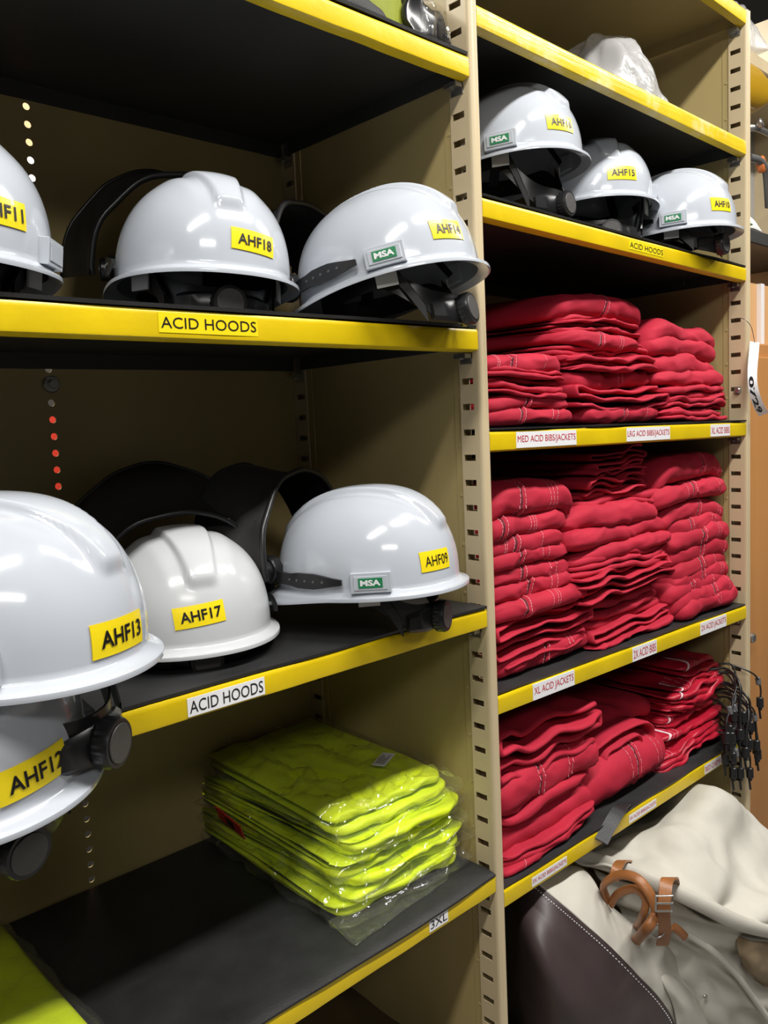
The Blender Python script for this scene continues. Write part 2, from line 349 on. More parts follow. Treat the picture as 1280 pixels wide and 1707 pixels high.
def shelf_mat(zl, zr, left, label, droop=0, th=.004, y0=.0015, xin=.002, seed=1):
    x0, x1 = (-W + .0098 + xin, -.0098 - xin) if left else (.0098 + xin, W - .0098 - xin)
    sl = (zr - zl) / (x1 - x0); xs = np.linspace(x0, x1, 46); ys = np.array([0, .006, .014, .03, .08, .16, .24, .33, .42, .44]); P = []
    top = []; bot = []
    for x in xs:
        e = y0 + .0025 * float(n1(x * 9, seed)); r = []; q = []
        for i, y in enumerate(ys):
            yy = e + y * (D - .012 - e) / .44
            zz = zl + sl * (x - x0) + .0006 + (.0012 * (1 + float(n1(x * 7 + y * 11, seed + 3))) if i < 8 else 0) * .6
            if droop: zz += -droop * max(0, 1 - i / 2.) * (1 + .6 * float(n1(x * 6, seed + 5)))
            r.append((x, yy, zz + th)); q.append((x, yy + (.001 if i == 0 else 0), zz))
        top.append(r); bot.append(q)
    b = MB(); loop = [list(t) + list(q[::-1]) for t, q in zip(top, bot)]
    b.grid(loop, closev=True); n = 2 * len(ys); b.f += [tuple(range(n))[::-1], tuple(range((len(xs) - 1) * n, len(xs) * n))]; b.m += [0, 0]
    return tag(b.build('shelf_mat', M['rubber'], angle=50), label, 'mat', 'black rubber mats lining the shelves')

ZL = dict(L1=(2.0255, 2.0265), L2=(1.6405, 1.6455), L3=(1.2265, 1.2275), L4=(.8018, .8027), L5=(.36, .36))
shelf(*ZL['L1'], True, 'yellow-edged dark shelf at the top left, seen from below', wavy=.0008)
shelf(*ZL['L2'], True, 'yellow-edged shelf with a black on yellow ACID HOODS label', [('ACID HOODS', at(265, 541, .001)[0], at(430, 545, .001)[0], 'sticker', 'ink', -.0245, -.0035, .56)], faceh=.0305, wavy=.0004)
shelf(*ZL['L3'], True, 'yellow-edged shelf with a large white ACID HOODS label', [('ACID HOODS', at(313, 1180, .001)[0], at(442, 1150, .001)[0], 'white', 'ink', -.0255, -.0045, .66)], faceh=.0285, wavy=.0006)
shelf(*ZL['L4'], True, 'yellow-edged shelf with the small white 3XL label', [('3XL', at(716, 1538, .001)[0], at(747, 1522, .001)[0], 'white', 'ink', -.024, -.004, .62)], faceh=.0295, wavy=.0004)
shelf(*ZL['L5'], True, 'lowest dark steel shelf of the left bay in shadow')
ZR = dict(R0=(2.372, 2.3615), R1=(2.1034, 2.0915), R2=(1.8365, 1.8215), R3=(1.4955, 1.4834), R4=(1.0848, 1.0635), R5=(.7668, .7525), R6=(.10, .09))
shelf(*ZR['R0'], False, 'topmost yellow-edged beige shelf over the clear plastic bag', deckm='panel', faceh=.030)
shelf(*ZR['R1'], False, 'yellow-edged dark shelf right above the row of three white helmets', faceh=.030, glare='yellow_glare')
shelf(*ZR['R2'], False, 'yellow-edged shelf holding three white helmets, faint ACID HOODS print', [('ACID HOODS', at(1049, 402, .001)[0], at(1106, 418, .001)[0], 'sticker', 'ink', -.022, -.006, .62)], faceh=.0285)
shelf(*ZR['R3'], False, 'yellow-edged shelf labelled MED and LRG ACID BIBS/JACKETS', [
    ('MED ACID BIBS/JACKETS', at(861, 732, .001)[0], at(961, 727, .001)[0], 'white', 'redink', -.0275, -.0025),
    ('LRG ACID BIBS/JACKETS', at(1045, 724, .001)[0], at(1117, 718, .001)[0], 'white', 'redink', -.0275, -.0025),
    ('XL ACID BIBS', at(1185, 716, .001)[0], at(1217, 714, .001)[0], 'white', 'redink', -.0275, -.0025)], faceh=.0300)
shelf(*ZR['R4'], False, 'yellow-edged shelf labelled XL ACID JACKETS and 2X ACID BIBS', [
    ('XL ACID JACKETS', at(889, 1158, .001)[0], at(958, 1138, .001)[0], 'white', 'redink', -.0275, -.001, .6),
    ('2X ACID BIBS', at(1055, 1098, .001)[0], at(1095, 1083, .001)[0], 'white', 'redink', -.0275, -.001, .6),
    ('2X ACID JACKETS', at(1168, 1050, .001)[0], at(1211, 1033, .001)[0], 'white', 'redink', -.0275, -.001, .6)], faceh=.0295)
shelf(*ZR['R5'], False, 'lowest yellow-edged shelf over the canvas bags, torn mat strip hanging', [
    ('3X ACID BIBS/JACKETS', at(887, 1462, .001)[0], at(945, 1428, .001)[0], 'white', 'redink', -.0235, -.008, .55),
    ('4X ACID BIBS/JACKETS', at(1049, 1358, .001)[0], at(1094, 1330, .001)[0], 'white', 'redink', -.0235, -.008, .55),
    ('RED CHEMICAL HOODS', at(1175, 1278, .001)[0], at(1227, 1245, .001)[0], 'white', 'redink', -.0245, -.004, .55)], faceh=.0290)
shelf(*ZR['R6'], False, 'dark base shelf of the right bay under the canvas bags')
up = lambda q, d=.0004: (q[0] + d, q[1] + d)
shelf_mat(*up(ZL['L1']), True, 'black rubber mat on the top left shelf edge', seed=2)
shelf_mat(*up(ZL['L2']), True, 'black rubber mat under the upper row of left bay helmets', seed=3)
shelf_mat(*up(ZL['L3']), True, 'black rubber mat under the helmets marked AHF17 and AHF09', seed=4)
shelf_mat(*up(ZL['L4']), True, 'bare black rubber mat beside the bagged yellow clothing', droop=.004, seed=5, y0=-.002)
shelf_mat(*up(ZR['R2']), False, 'black rubber mat under the right bay helmets', seed=6, th=.003)
shelf_mat(*up(ZR['R3']), False, 'black rubber mat under the upper red clothing stacks', seed=7, th=.003)
shelf_mat(*up(ZR['R4']), False, 'black rubber mat under the middle, tallest red clothing stacks', seed=8, th=.003, y0=.004)
MAT5 = shelf_mat(*up(ZR['R5']), False, 'black rubber mat under the red hoods with black cords', seed=9, th=.0035)
MATZ = dict(L2=.0052, L3=.0052, L4=.0052, R2=.0045, R3=.0045, R4=.0045, R5=.005)
def zr(k, x): a, c = ZR[k]; return a + (c - a) * (x - .01) / (W - .02) + MATZ.get(k, 0)
def zl(k, x): a, c = ZL[k]; return a + (c - a) * (x + W) / W + MATZ.get(k, 0)

# ------------------------------------------------------------------ hard hats
HB, HH = .1065, .124
def brimR(th):
    c = np.cos(th); a = np.where(c > 0, .132, .127)
    return 1 / np.sqrt((np.abs(c) / a) ** 2.15 + (np.abs(np.sin(th)) / HB) ** 2.15) ** (2 / 2.15)
def ridge(x, y, z):
    ph = np.arctan2(-x / .13, z / HH)
    wd = .0275 - .0125 * sm(.1, 1.15, ph)
    end = (1 - sm(.93, 1.05, ph)) * sm(-1.25, -.9, ph)
    r = sm(-.0035, .0035, wd - np.abs(y)) * end * .0068
    side = np.exp(-((np.abs(y) - wd - .021) / .010) ** 2) * .0016 * (1 - sm(.7, 1.1, ph)) * sm(-1.2, -.8, ph)
    return r + side
def shellp(th, s, off=0.0, rid=True):
    """point on the shell at azimuth th (0 = front) and height fraction angle s in 0..pi/2"""
    th = np.asarray(th, float); s = np.asarray(s, float); n = 2.35
    R = brimR(th); rr = np.abs(np.cos(s)) ** (2 / n) * R; z = np.abs(np.sin(s)) ** (2 / n) * HH
    x = rr * np.cos(th); y = rr * np.sin(th); x = x - .004 * (z / HH)
    N = np.stack([x / .13 ** 2, y / HB ** 2, np.maximum(z, .006) / HH ** 2], -1); N /= np.linalg.norm(N, axis=-1, keepdims=True) + 1e-9
    d = off + (ridge(x, y, z) if rid else 0)
    return np.stack([x, y, z], -1) + N * np.asarray(d)[..., None]
def brimz(th): return -.013 * np.clip(np.cos(th), 0, 1) ** 1.6 - .002
def brimw(th): return .0105 + .030 * np.clip(np.cos(th), 0, 1) ** 2.2 + .003 * np.clip(-np.cos(th), 0, 1)
def hat_shell():
    NT, NS = 176, 70
    th = np.linspace(0, 2 * np.pi, NT, endpoint=False)
    ss = np.concatenate([np.linspace(math.pi / 2 - .015, 0.0, NS)])
    rows = [shellp(th, np.full(NT, s)) for s in ss]
    R = brimR(th); bz = brimz(th); bw = brimw(th)
    def ring(dr, dz, k): return np.stack([(R + dr) * np.cos(th), (R + dr) * np.sin(th), dz + bz * k], -1)
    rows += [ring(.0015, -.0015, .1), ring(bw * .45, -.0035, .6), ring(bw * .85, -.0055, 1), ring(bw * .97, -.0055, 1), ring(bw, -.0075, 1), ring(bw * .98, -.0100, 1), ring(bw * .90, -.0098, 1), ring(bw * .45, -.0078, .7), ring(-.0030, -.0062, .2)]
    no = len(rows)
    for s in np.linspace(0, math.pi / 2 - .015, 22): rows.append(shellp(th, np.full(NT, s), -.0035, False))
    b = MB(); b.grid(np.array(rows), closev=True)
    b.m = [0] * ((no - 1) * NT) + [1] * (len(b.f) - (no - 1) * NT)
    for base, r in ((0, rows[0]), ((len(rows) - 1) * NT, rows[-1])):
        c = len(b.v); b.v.append((float(r[:, 0].mean()), 0, float(r[:, 2].mean()) + (.0002)))
        for k in range(NT): b.f.append((base + k, base + (k + 1) % NT, c)); b.m.append(0 if base == 0 else 1)
    return b.mesh('shell', True, 60)
def sticker(s, th0, z0, wd, ht, rot=0, bold=.02, serif=False):
    """yellow label with black lettering that follows the curved shell; th0 = azimuth of its centre"""
    b = MB(); n = 2.35
    def on(u, v, off):
        u = np.asarray(u, float); v = np.asarray(v, float)
        uu = u * math.cos(rot) - v * math.sin(rot); vv = u * math.sin(rot) + v * math.cos(rot)
        z = np.clip(z0 + vv * .96, .002, HH * .95); s_ = np.arcsin((z / HH) ** (n / 2))
        r = brimR(th0) * np.cos(s_) ** (2 / n)
        return shellp(th0 + uu / r, s_, off)
    us = np.linspace(-wd / 2, wd / 2, 14); vs = np.linspace(-ht / 2, ht / 2, 6); U, V = np.meshgrid(us, vs)
    top = on(U, V, .0011); bot = on(U, V, .0002)
    b.grid(top, 0); b.grid(bot, 0, flip=True)
    v, f, tw = text2d(s, bold); H = ht * .50; k = min(wd * .80 / tw, H * 1.12)
    b.add(on((v[:, 0] - tw / 2) * k + wd * .03, (v[:, 1] - .5) * H, .0018), f, 1)
    return b
HAT_ME = hat_shell()
def lug_mesh(side, logo):
    th0 = side * math.radians(117); b = MB(); zc = .0125
    r = float(brimR(th0)); c = np.array([r * math.cos(th0), r * math.sin(th0), 0])
    nrm = np.array([math.cos(th0) / .13 ** 2 * r, math.sin(th0) / HB ** 2 * r, 0]); nrm /= np.linalg.norm(nrm); tan = np.array([-nrm[1], nrm[0], 0]) * side * -1
    mt = Matrix(((tan[0], nrm[0], 0, c[0]), (tan[1], nrm[1], 0, c[1]), (tan[2], nrm[2], 1, zc), (0, 0, 0, 1)))
    return mt
def make_hat(name, label, text, loc, yaw, pitch=0, roll=0, visor=True, raise_=80, st=(140, .034, .060, .026, 0), dirty=False, logo=True, arm=True, knob=True, blade=(1, -1), hood_h=.105, bold=.02, drop=1.0, bands=True, visor_r=.150, piv=38, lugs=(1, -1)):
    root = empty(name, loc)
    root.rotation_mode = 'QUATERNION'
    root.rotation_quaternion = (Matrix.Rotation(math.radians(yaw), 3, 'Z') @ Matrix.Rotation(math.radians(pitch), 3, 'Y') @ Matrix.Rotation(math.radians(roll), 3, 'X')).to_quaternion()
    tag(root, label, 'hard hat', 'white hard hats with black acid hoods on the shelves')
    me = HAT_ME.copy(); me.materials.clear(); me.materials.append(M['hatdirty'] if dirty else M['hat']); me.materials.append(M['inner'])
    link('shell', me, None, root)
    if text: sticker(text, math.radians(st[0]), st[1], st[2], st[3], math.radians(st[4]), bold).build('name_sticker', [M['sticker'], M['ink']], root, smooth=False)
    for side in lugs:
        mt = lug_mesh(side, logo); sh = M['hatdirty'] if dirty else M['hat']
        b = MB(); b.box(-.026, .026, -.009, .0075, -.0135, .0125, mtx=mt); b.box(-.0215, .0215, .0075, .0088, -.0095, .0085, mtx=mt)
        lug = bevel(b.build('slot_cover', sh, root), .0022, 3)
        if logo:
            b = MB(); b.box(-.0155, .0155, .0088, .0096, -.0065, .0060, 0, mt)
            v, f, tw = text2d('MSA', .04); k = .026 / tw
            b.add([mt @ Vector(((p[0] - tw / 2) * k * -side * side, .0100, (p[1] - .5) * .0078)) for p in v], f, 1)
            b.build('logo_label', [M['green'], M['white']], lug)
    # suspension
    if bands:
        th = np.linspace(0, 2 * np.pi, 72, endpoint=False); back = sm(.15, 1.0, -np.cos(th)) * drop
        zc = -.004 - .040 * back; hh = .0145 + .002 * back
        def band(da): return np.stack([(.101 + da - .006 * back) * np.cos(th), (.080 + da) * np.sin(th)], -1)
        P = []
        for da, hz in ((0, -1), (.0022, -1), (.0022, 1), (0, 1)):
            q = band(da); P.append(np.concatenate([q, (zc + hz * hh)[:, None]], 1))
        b = MB(); b.grid(np.array(P), closeu=True, closev=True); hb = b.build('headband', M['black'], root, angle=50)
        b = MB(); v0 = -.1035; zk = -.046 * drop - .002
        # curved ratchet housing at the nape
        A = np.linspace(-.62, .62, 15); prof = [(-.014, .0), (-.017, .007), (-.011, .0115), (.011, .0115), (.017, .007), (.014, 0)]
        P = [[(-(.086 + o) * math.cos(a) - .002, (.086 + o) * math.sin(a), zk + h * (1 - .35 * (a / .62) ** 2)) for h, o in prof] for a in A]
        b.grid(P); b.f += [tuple(range(6)), tuple(range(14 * 6, 15 * 6))[::-1]]; b.m += [0, 0]
        b.build('ratchet_housing', M['black'], root, angle=40)
        # pull-down straps between headband and nape
        for sgn in (1, -1):
            b = MB(); pts = [((-.045 - .030 * t), sgn * (.079 - .012 * t), -.004 - (.046 * t ** 1.2) * drop) for t in np.linspace(0, 1, 8)]
            P = [[(p[0], p[1] - sgn * .0015, p[2] - .011), (p[0], p[1] + sgn * .0015, p[2] - .011), (p[0], p[1] + sgn * .0015, p[2] + .011), (p[0], p[1] - sgn * .0015, p[2] + .011)] for p in pts]
            b.grid(P, closev=True); b.build('nape_strap', M['black'], root, angle=50)
            b = MB(); b.box(-.014, .014, -.0012, .0012, -.012, .016, 0, Matrix.Translation((-.040, sgn * .088, -.010)) @ Matrix.Rotation(sgn * .5, 4, 'Z')); b.build('suspension_tab', M['inner'], root)
        for a in (45, 135, 225, 315):   # crown straps
            b = MB(); ca, sa = math.cos(math.radians(a)), math.sin(math.radians(a)); P = []
            for t in np.linspace(0, 1, 9):
                r = 1 - t; x, y, z = .098 * ca * r, .079 * sa * r, .002 + .094 * math.sin(t * math.pi / 2); P.append([(x - sa * .009, y + ca * .009, z), (x + sa * .009, y - ca * .009, z), (x + sa * .009, y - ca * .009, z + .0015), (x - sa * .009, y + ca * .009, z + .0015)])
            b.grid(P, closev=True); b.build('crown_strap', M['inner'] if a in (135,) else M['black'], root)
        if knob:
            b = MB(); N = 48; cx = -.097
            for i, (dx, r) in enumerate(((0, .0205), (.003, .0215), (.013, .0215), (.016, .0200), (.0165, .0175))):
                pass
            prof = [(0, .0195), (.002, .0215), (.013, .0215), (.0155, .0200)]
            P = [[(cx - dx, (r - (.0012 if (k % 2 and r > .021) else 0)) * math.cos(2 * math.pi * k / N), zk + (r - (.0012 if (k % 2 and r > .021) else 0)) * math.sin(2 * math.pi * k / N)) for k in range(N)] for dx, r in prof]
            b.grid(P, closev=True); b.f += [tuple(range(N)), tuple(range(3 * N, 4 * N))[::-1]]; b.m += [0, 0]
            kb = b.build('ratchet_knob', M['black'], root, angle=35)
            b = MB(); b.cyl((cx - .0152, 0, zk), (-1, 0, 0), .0165, .0016, 32, bev=.0006); b.build('knob_cap', M['knobface'], kb)
    # hood frame: slotted arms, pivots and the raised black hood
    if visor:
        pv = Vector((.085, 0, .010))
        for side in blade:
            b = MB(); pts = []
            for t in np.linspace(0, 1, 10):
                a = math.radians((98 if piv < 60 else 112) - ((98 if piv < 60 else 112) - piv) * t); r = float(brimR(side * a)) + .0085; pts.append((r * math.cos(a), side * r * math.sin(a), .0135 + .004 * t))
            P = []
            for i, p in enumerate(pts):
                a = math.atan2(p[1], p[0]); o = Vector((math.cos(a), math.sin(a), 0)) * .0022; h = (.0035 + .0045 * sm(0, .25, i / 9) + .002 * (1 if 2 < i < 6 else 0)); q = Vector(p)
                P.append([q - o - Vector((0, 0, h)), q + o - Vector((0, 0, h)), q + o + Vector((0, 0, h)), q - o + Vector((0, 0, h))])
            b.grid([[tuple(x) for x in r] for r in P], closev=True); b.f += [(0, 1, 2, 3), tuple(range(36, 40))[::-1]]; b.m += [0, 0]
            am = b.build('hood_arm', M['black'], root, angle=40)
            b = MB()
            for i in range(2, 7):
                p = Vector(pts[i]); a = math.atan2(p.y, p.x); n_ = Vector((math.cos(a), math.sin(a), 0)); b.cyl(p + n_ * .0015, n_, .0018, .0016, 8)
            b.build('arm_notches', M['grey'], am, kind='stuff')
            p = Vector(pts[-1]); a = math.atan2(p.y, p.x); n_ = Vector((.25 * math.cos(a), side * 1.0, 0)).normalized()
            c = p + Vector((.008, side * -.004, .008)); N = 12
            b = MB(); b.cyl(c - n_ * .006, n_, .0195, .017, 12, bev=.002); b.cyl(c + n_ * .011, n_, .0155, .009, 16, bev=.0015)
            kb = b.build('pivot_knob', M['black'], root, angle=35)
            b = MB(); b.cyl(c + n_ * .020, n_, .006, .0012, 12); b.build('pivot_screw', M['grey'], kb)
        # raised hood: curved sheet swung up about the pivots
        pvx, pvz = .142 - (piv - 38) / 38 * .08, .022; ra = math.radians(raise_); NA, NV = 44, 14; A = np.linspace(-1.62, 1.62, NA); V = np.linspace(-.022, hood_h, NV); top = []; ins = []
        rot = lambda X, Z: (X * math.cos(ra) + Z * -math.sin(ra) * -1, X * math.sin(ra) * 1 + Z * math.cos(ra))
        for k, lst in ((0, top), (-.0024, ins)):
            for v in V:
                row = []
                for a in A:
                    r = visor_r + k + .022 * max(0, v / hood_h); ex = .004 * float(n1(a * 3 + v * 20, 4))
                    x = (r + ex) * math.cos(a) * .90; y = (r * .84 + ex) * math.sin(a); zz = -v
                    # swing: forward-down becomes forward-up
                    X = x * math.cos(ra) - zz * math.sin(ra); Z = x * math.sin(ra) + zz * math.cos(ra)
                    row.append((pvx - .030 + X, y, pvz + Z))
                lst.append(row)
        b = MB(); loop = [t + i[::-1] for t, i in zip(top, ins)]; b.grid(loop, closev=True)
        n_ = len(loop[0]); m_ = len(loop)
        for base, fl in ((0, False), ((m_ - 1) * n_, True)):
            for j in range(NA - 1):
                q = (base + j, base + j + 1, base + n_ - 2 - j, base + n_ - 1 - j); b.f.append(q[::-1] if fl else q); b.m.append(0)
        hd = b.build('raised_hood', M['visor'], root, angle=40)
        b = MB(); b.tube([tuple(p) for p in top[0]], .0042, 8); b.tube([tuple(p) for p in top[-1]], .0028, 8); b.build('hood_rim', M['black'], hd, smooth=True)
    return root
HATS = [
 # label, text, (px,py,Y) of the brim centre, yaw, pitch, roll, kw
 ('white hard hat cropped by the left edge on the upper left shelf', 'AHF11', (-105, 430, .12), 72, -4, 6, dict(visor=False, drop=.65, logo=False, st=(206, .036, .060, .026, 0))),
 ('white hard hat marked AHF18, black hood raised behind it', 'AHF18', (338, 474, .15), 75, 0, 3, dict(drop=.82, st=(192, .030, .058, .026, -4), raise_=98, logo=False, hood_h=.12, piv=48, lugs=(), visor_r=.150)),
 ('white hard hat tilted forward beside the beige post, above helmet AHF09', 'AHF14', (650, 480, .045), 108, 11, 0, dict(st=(160, .034, .052, .027, 0), raise_=84, hood_h=.09, drop=1.3)),
 ('white hard hat marked AHF17 with scuffs, black hood arched over it', 'AHF17', (310, 1040, .165), 72, 0, 0, dict(drop=.45, st=(176, .036, .060, .026, 5), dirty=True, raise_=103, logo=False, hood_h=.15, piv=66, lugs=(), visor_r=.150)),
 ('white hard hat marked AHF09 on the middle shelf', 'AHF09', (616, 962, .06), 112, 2, 0, dict(st=(161, .030, .052, .027, 0), bold=.0, raise_=86, hood_h=.08, drop=1.12)),
 ('white hard hat marked AHF12 beneath helmet AHF13, hanging over the shelf edge', 'AHF12', None, 106, -6, -3, dict(visor=False, st=(180, .024, .060, .027, 4))),
 ('large white hard hat marked AHF13, stacked on another helmet in front', 'AHF13', (-10, 1078, -.072), 124, -2, 0, dict(visor=False, st=(174, .020, .062, .028, 0), drop=1.6)),
 ('white hard hat beside the middle post on the right bay helmet shelf', 'AHF16', (848, 284, .12), 95, 3, 0, dict(visor=False, st=(166, .034, .056, .026, 0), drop=1.8)),
 ('white hard hat marked AHF15, middle one of three on the right', 'AHF15', (994, 352, .15), 46, 2, 0, dict(visor=False, st=(189, .034, .058, .027, 0), logo=False, drop=1.4)),
 ('white hard hat at the far right end of the right bay helmet shelf', 'AHF10', (1120, 396, .075), 92, 2, 0, dict(st=(164, .033, .052, .027, 0), raise_=20, hood_h=.06, drop=.75)),
]
H13 = at(-10, 1078, -.072)
for lb, tx, pos, yaw, pit, rol, kw in HATS:
    make_hat('hard_hat', lb, tx, tuple(at(*pos)) if pos else tuple(H13 + np.array([-.046, .020, -.088])), yaw, pit, rol, **kw)

# ------------------------------------------------------------------ folded red clothing
def garment(name, label, cat, group, x0, x1, z0, z1, yf, depth, layers=1, seed=0, seams=(), stitches=(), m='red', slope=0, wave=.004, yaw=0, sag=.3, taperR=1, taperL=1, crump=1.0, hem=None, res=1.0):
    """a folded garment lying on a stack: one or several folded layers whose rounded folds look towards -Y"""
    cxw = (x0 + x1) / 2; L = x1 - x0; H = z1 - z0; root = empty(name, (cxw, yf + depth / 2, z0)); root.rotation_euler = (0, -math.atan(slope), math.radians(yaw))
    if label: tag(root, label, cat, group)
    rnd = np.random.RandomState(seed + 11)
    lay = []; fo = rnd.uniform(-.004, .010)
    hs = rnd.uniform(.8, 1.25, layers); hs = hs / hs.sum() * H; zb = 0
    for i in range(layers):
        lay.append((zb + hs[i] / 2, hs[i] / 2 * .96, rnd.uniform(-.008, .012) if layers > 1 else 0, rnd.uniform(-.04, .03) * L if layers > 1 else 0, seed * 7 + i)); zb += hs[i]
    def surf(i, x, ph, off=0.0):
        """x: -L/2..L/2, ph: 0 = back top .. pi = back bottom, pi/2 = front fold"""
        zc, h, dy, dx, sd = lay[i]
        u = np.clip((x / L + .5), 0, 1)
        e = np.clip(1 - np.abs(2 * u - 1) ** 7, 0, 1) ** (1 / 2.2)
        e = np.where(u > .5, e * taperR + (1 - taperR) * 1, e * taperL + (1 - taperL))
        th = h * (1 + .16 * n1(x * 6 + sd, sd + 1)) * (.22 + .78 * e)
        fr = .010 * n1(x * 5, sd + 5) + .002 * n1(x * 31, sd + 6) + dy + fo + (1 - e) * .03
        c, s_ = np.cos(ph), np.sin(ph)
        yy = -depth / 2 + fr + depth * (1 - np.abs(s_) ** .55 * .0 - 0) * 0
        # cross-section: long flat loop, rounded at the front
        t = ph / np.pi     # 0..1
        back = np.clip(np.abs(t - .5) * 2, 0, 1)             # 0 at front, 1 at back
        q = back ** 1.0
        ang = np.clip(q / .40, 0, 1) * np.pi / 2             # rounded nose over the first 40 % of parameter
        sgn = np.where(t < .5, 1.0, -1.0)
        ynose = th * 1.5 * (1 - np.cos(ang) ** .8); yflat = np.clip((q - .40) / .60, 0, 1) ** 1.5 * (depth - th * 1.5)
        y = -depth / 2 + fr + ynose + yflat
        z = zc + sgn * th * np.sin(ang) ** .85
        z = z + wave * (n1(x * 11 + 3, seed + 20) + .4 * n1(x * 27 + y * 9, seed + 21)) - sag * h * np.clip((np.abs(2 * u - 1) - .55) / .45, 0, 1) ** 2 * (1 if i == layers - 1 else .5)
        P = np.stack([x + dx * (1 - back), y, z], -1)
        N = np.stack([0 * x, -np.cos(ang) * (1 - np.clip((q - .4) * 3, 0, 1)), sgn * np.sin(ang)], -1)
        Q = np.stack([x, y * .6, z * 1.0], -1)
        D1 = np.stack([x + 1.3 * z + .8 * y, y * .5, z * .3], -1); D2 = np.stack([x * .35 - 1.6 * z, y * .5, z * .6 + x * .5], -1)
        a = crump * (.0022 * noise(Q, (8, 9, 22), sd + 31) + .0018 * noise(D1, (26, 10, 10), sd + 32) + .0030 * np.clip(1 - np.abs(noise(D2, (30, 9, 24), sd + 33)) * 3.2, 0, 1) - .0012)
        for xs in seams: a = a - .0050 * np.exp(-(((x - (xs + .012 * np.sin(q * 2) * sgn)) / .0021) ** 2)) + .0016 * np.exp(-(((x - (xs + .0065 + .012 * np.sin(q * 2) * sgn)) / .004) ** 2))
        return P + N * (a + off)[..., None]
    xs = np.linspace(-L / 2, L / 2, int(max(18, L / .0055 * res)))
    for q in seams:
        xs = np.concatenate([xs, q + np.linspace(-.016, .016, 17)])
    xs = np.unique(np.clip(xs, -L / 2, L / 2))
    tt = np.concatenate([np.linspace(0, .30, 9)[:-1], np.linspace(.30, .70, int(19 if layers == 1 else 13)), np.linspace(.70, 1, 7)[1:]]) * np.pi
    b = MB()
    for i in range(layers):
        X, T = np.meshgrid(xs, tt, indexing='ij'); P = surf(i, X, T); b.grid(P, 0, closev=True)
        n = len(tt); base = len(b.v) - len(xs) * n
        b.f += [tuple(base + k for k in range(n))[::-1], tuple(base + (len(xs) - 1) * n + k for k in range(n))]; b.m += [0, 0]
    b.build('folded_cloth', M[m], root, smooth=True)
    def strip(bb, i, xc, wd, off, dash=None, t0=.2, t1=.76, n=70):
        ts = np.linspace(t0, t1, n) * np.pi; q = np.abs(ts / np.pi - .5) * 2; sg = np.where(ts < np.pi / 2, 1, -1)
        bend = .012 * np.sin(q * 2) * sg
        A = surf(i, xc + bend - wd / 2, ts, off); B = surf(i, xc + bend + wd / 2, ts, off)
        for k in range(n - 1):
            if dash and k % 4 == 3: continue
            bb.add([A[k], B[k], B[k + 1], A[k + 1]], [(0, 1, 2, 3)])
    top = layers - 1
    if seams:
        bb = MB()
        for q in seams: strip(bb, top, q, .0040, .0006)
        bb.build('seam', M['seam'], root)
    st = []
    for q in seams: st += [q - .0062, q + .0058]
    st += list(stitches)
    if st:
        bb = MB()
        for q in st:
            if abs(q) < L / 2 - .004: strip(bb, top, q, .00125, .0009, True)
        bb.build('stitching', M['stitch'], root, kind='stuff')
    if hem:
        bb = MB(); strip(bb, top, hem, .006, .0012); bb.build('edge_trim', M['trim'], root)
    return root
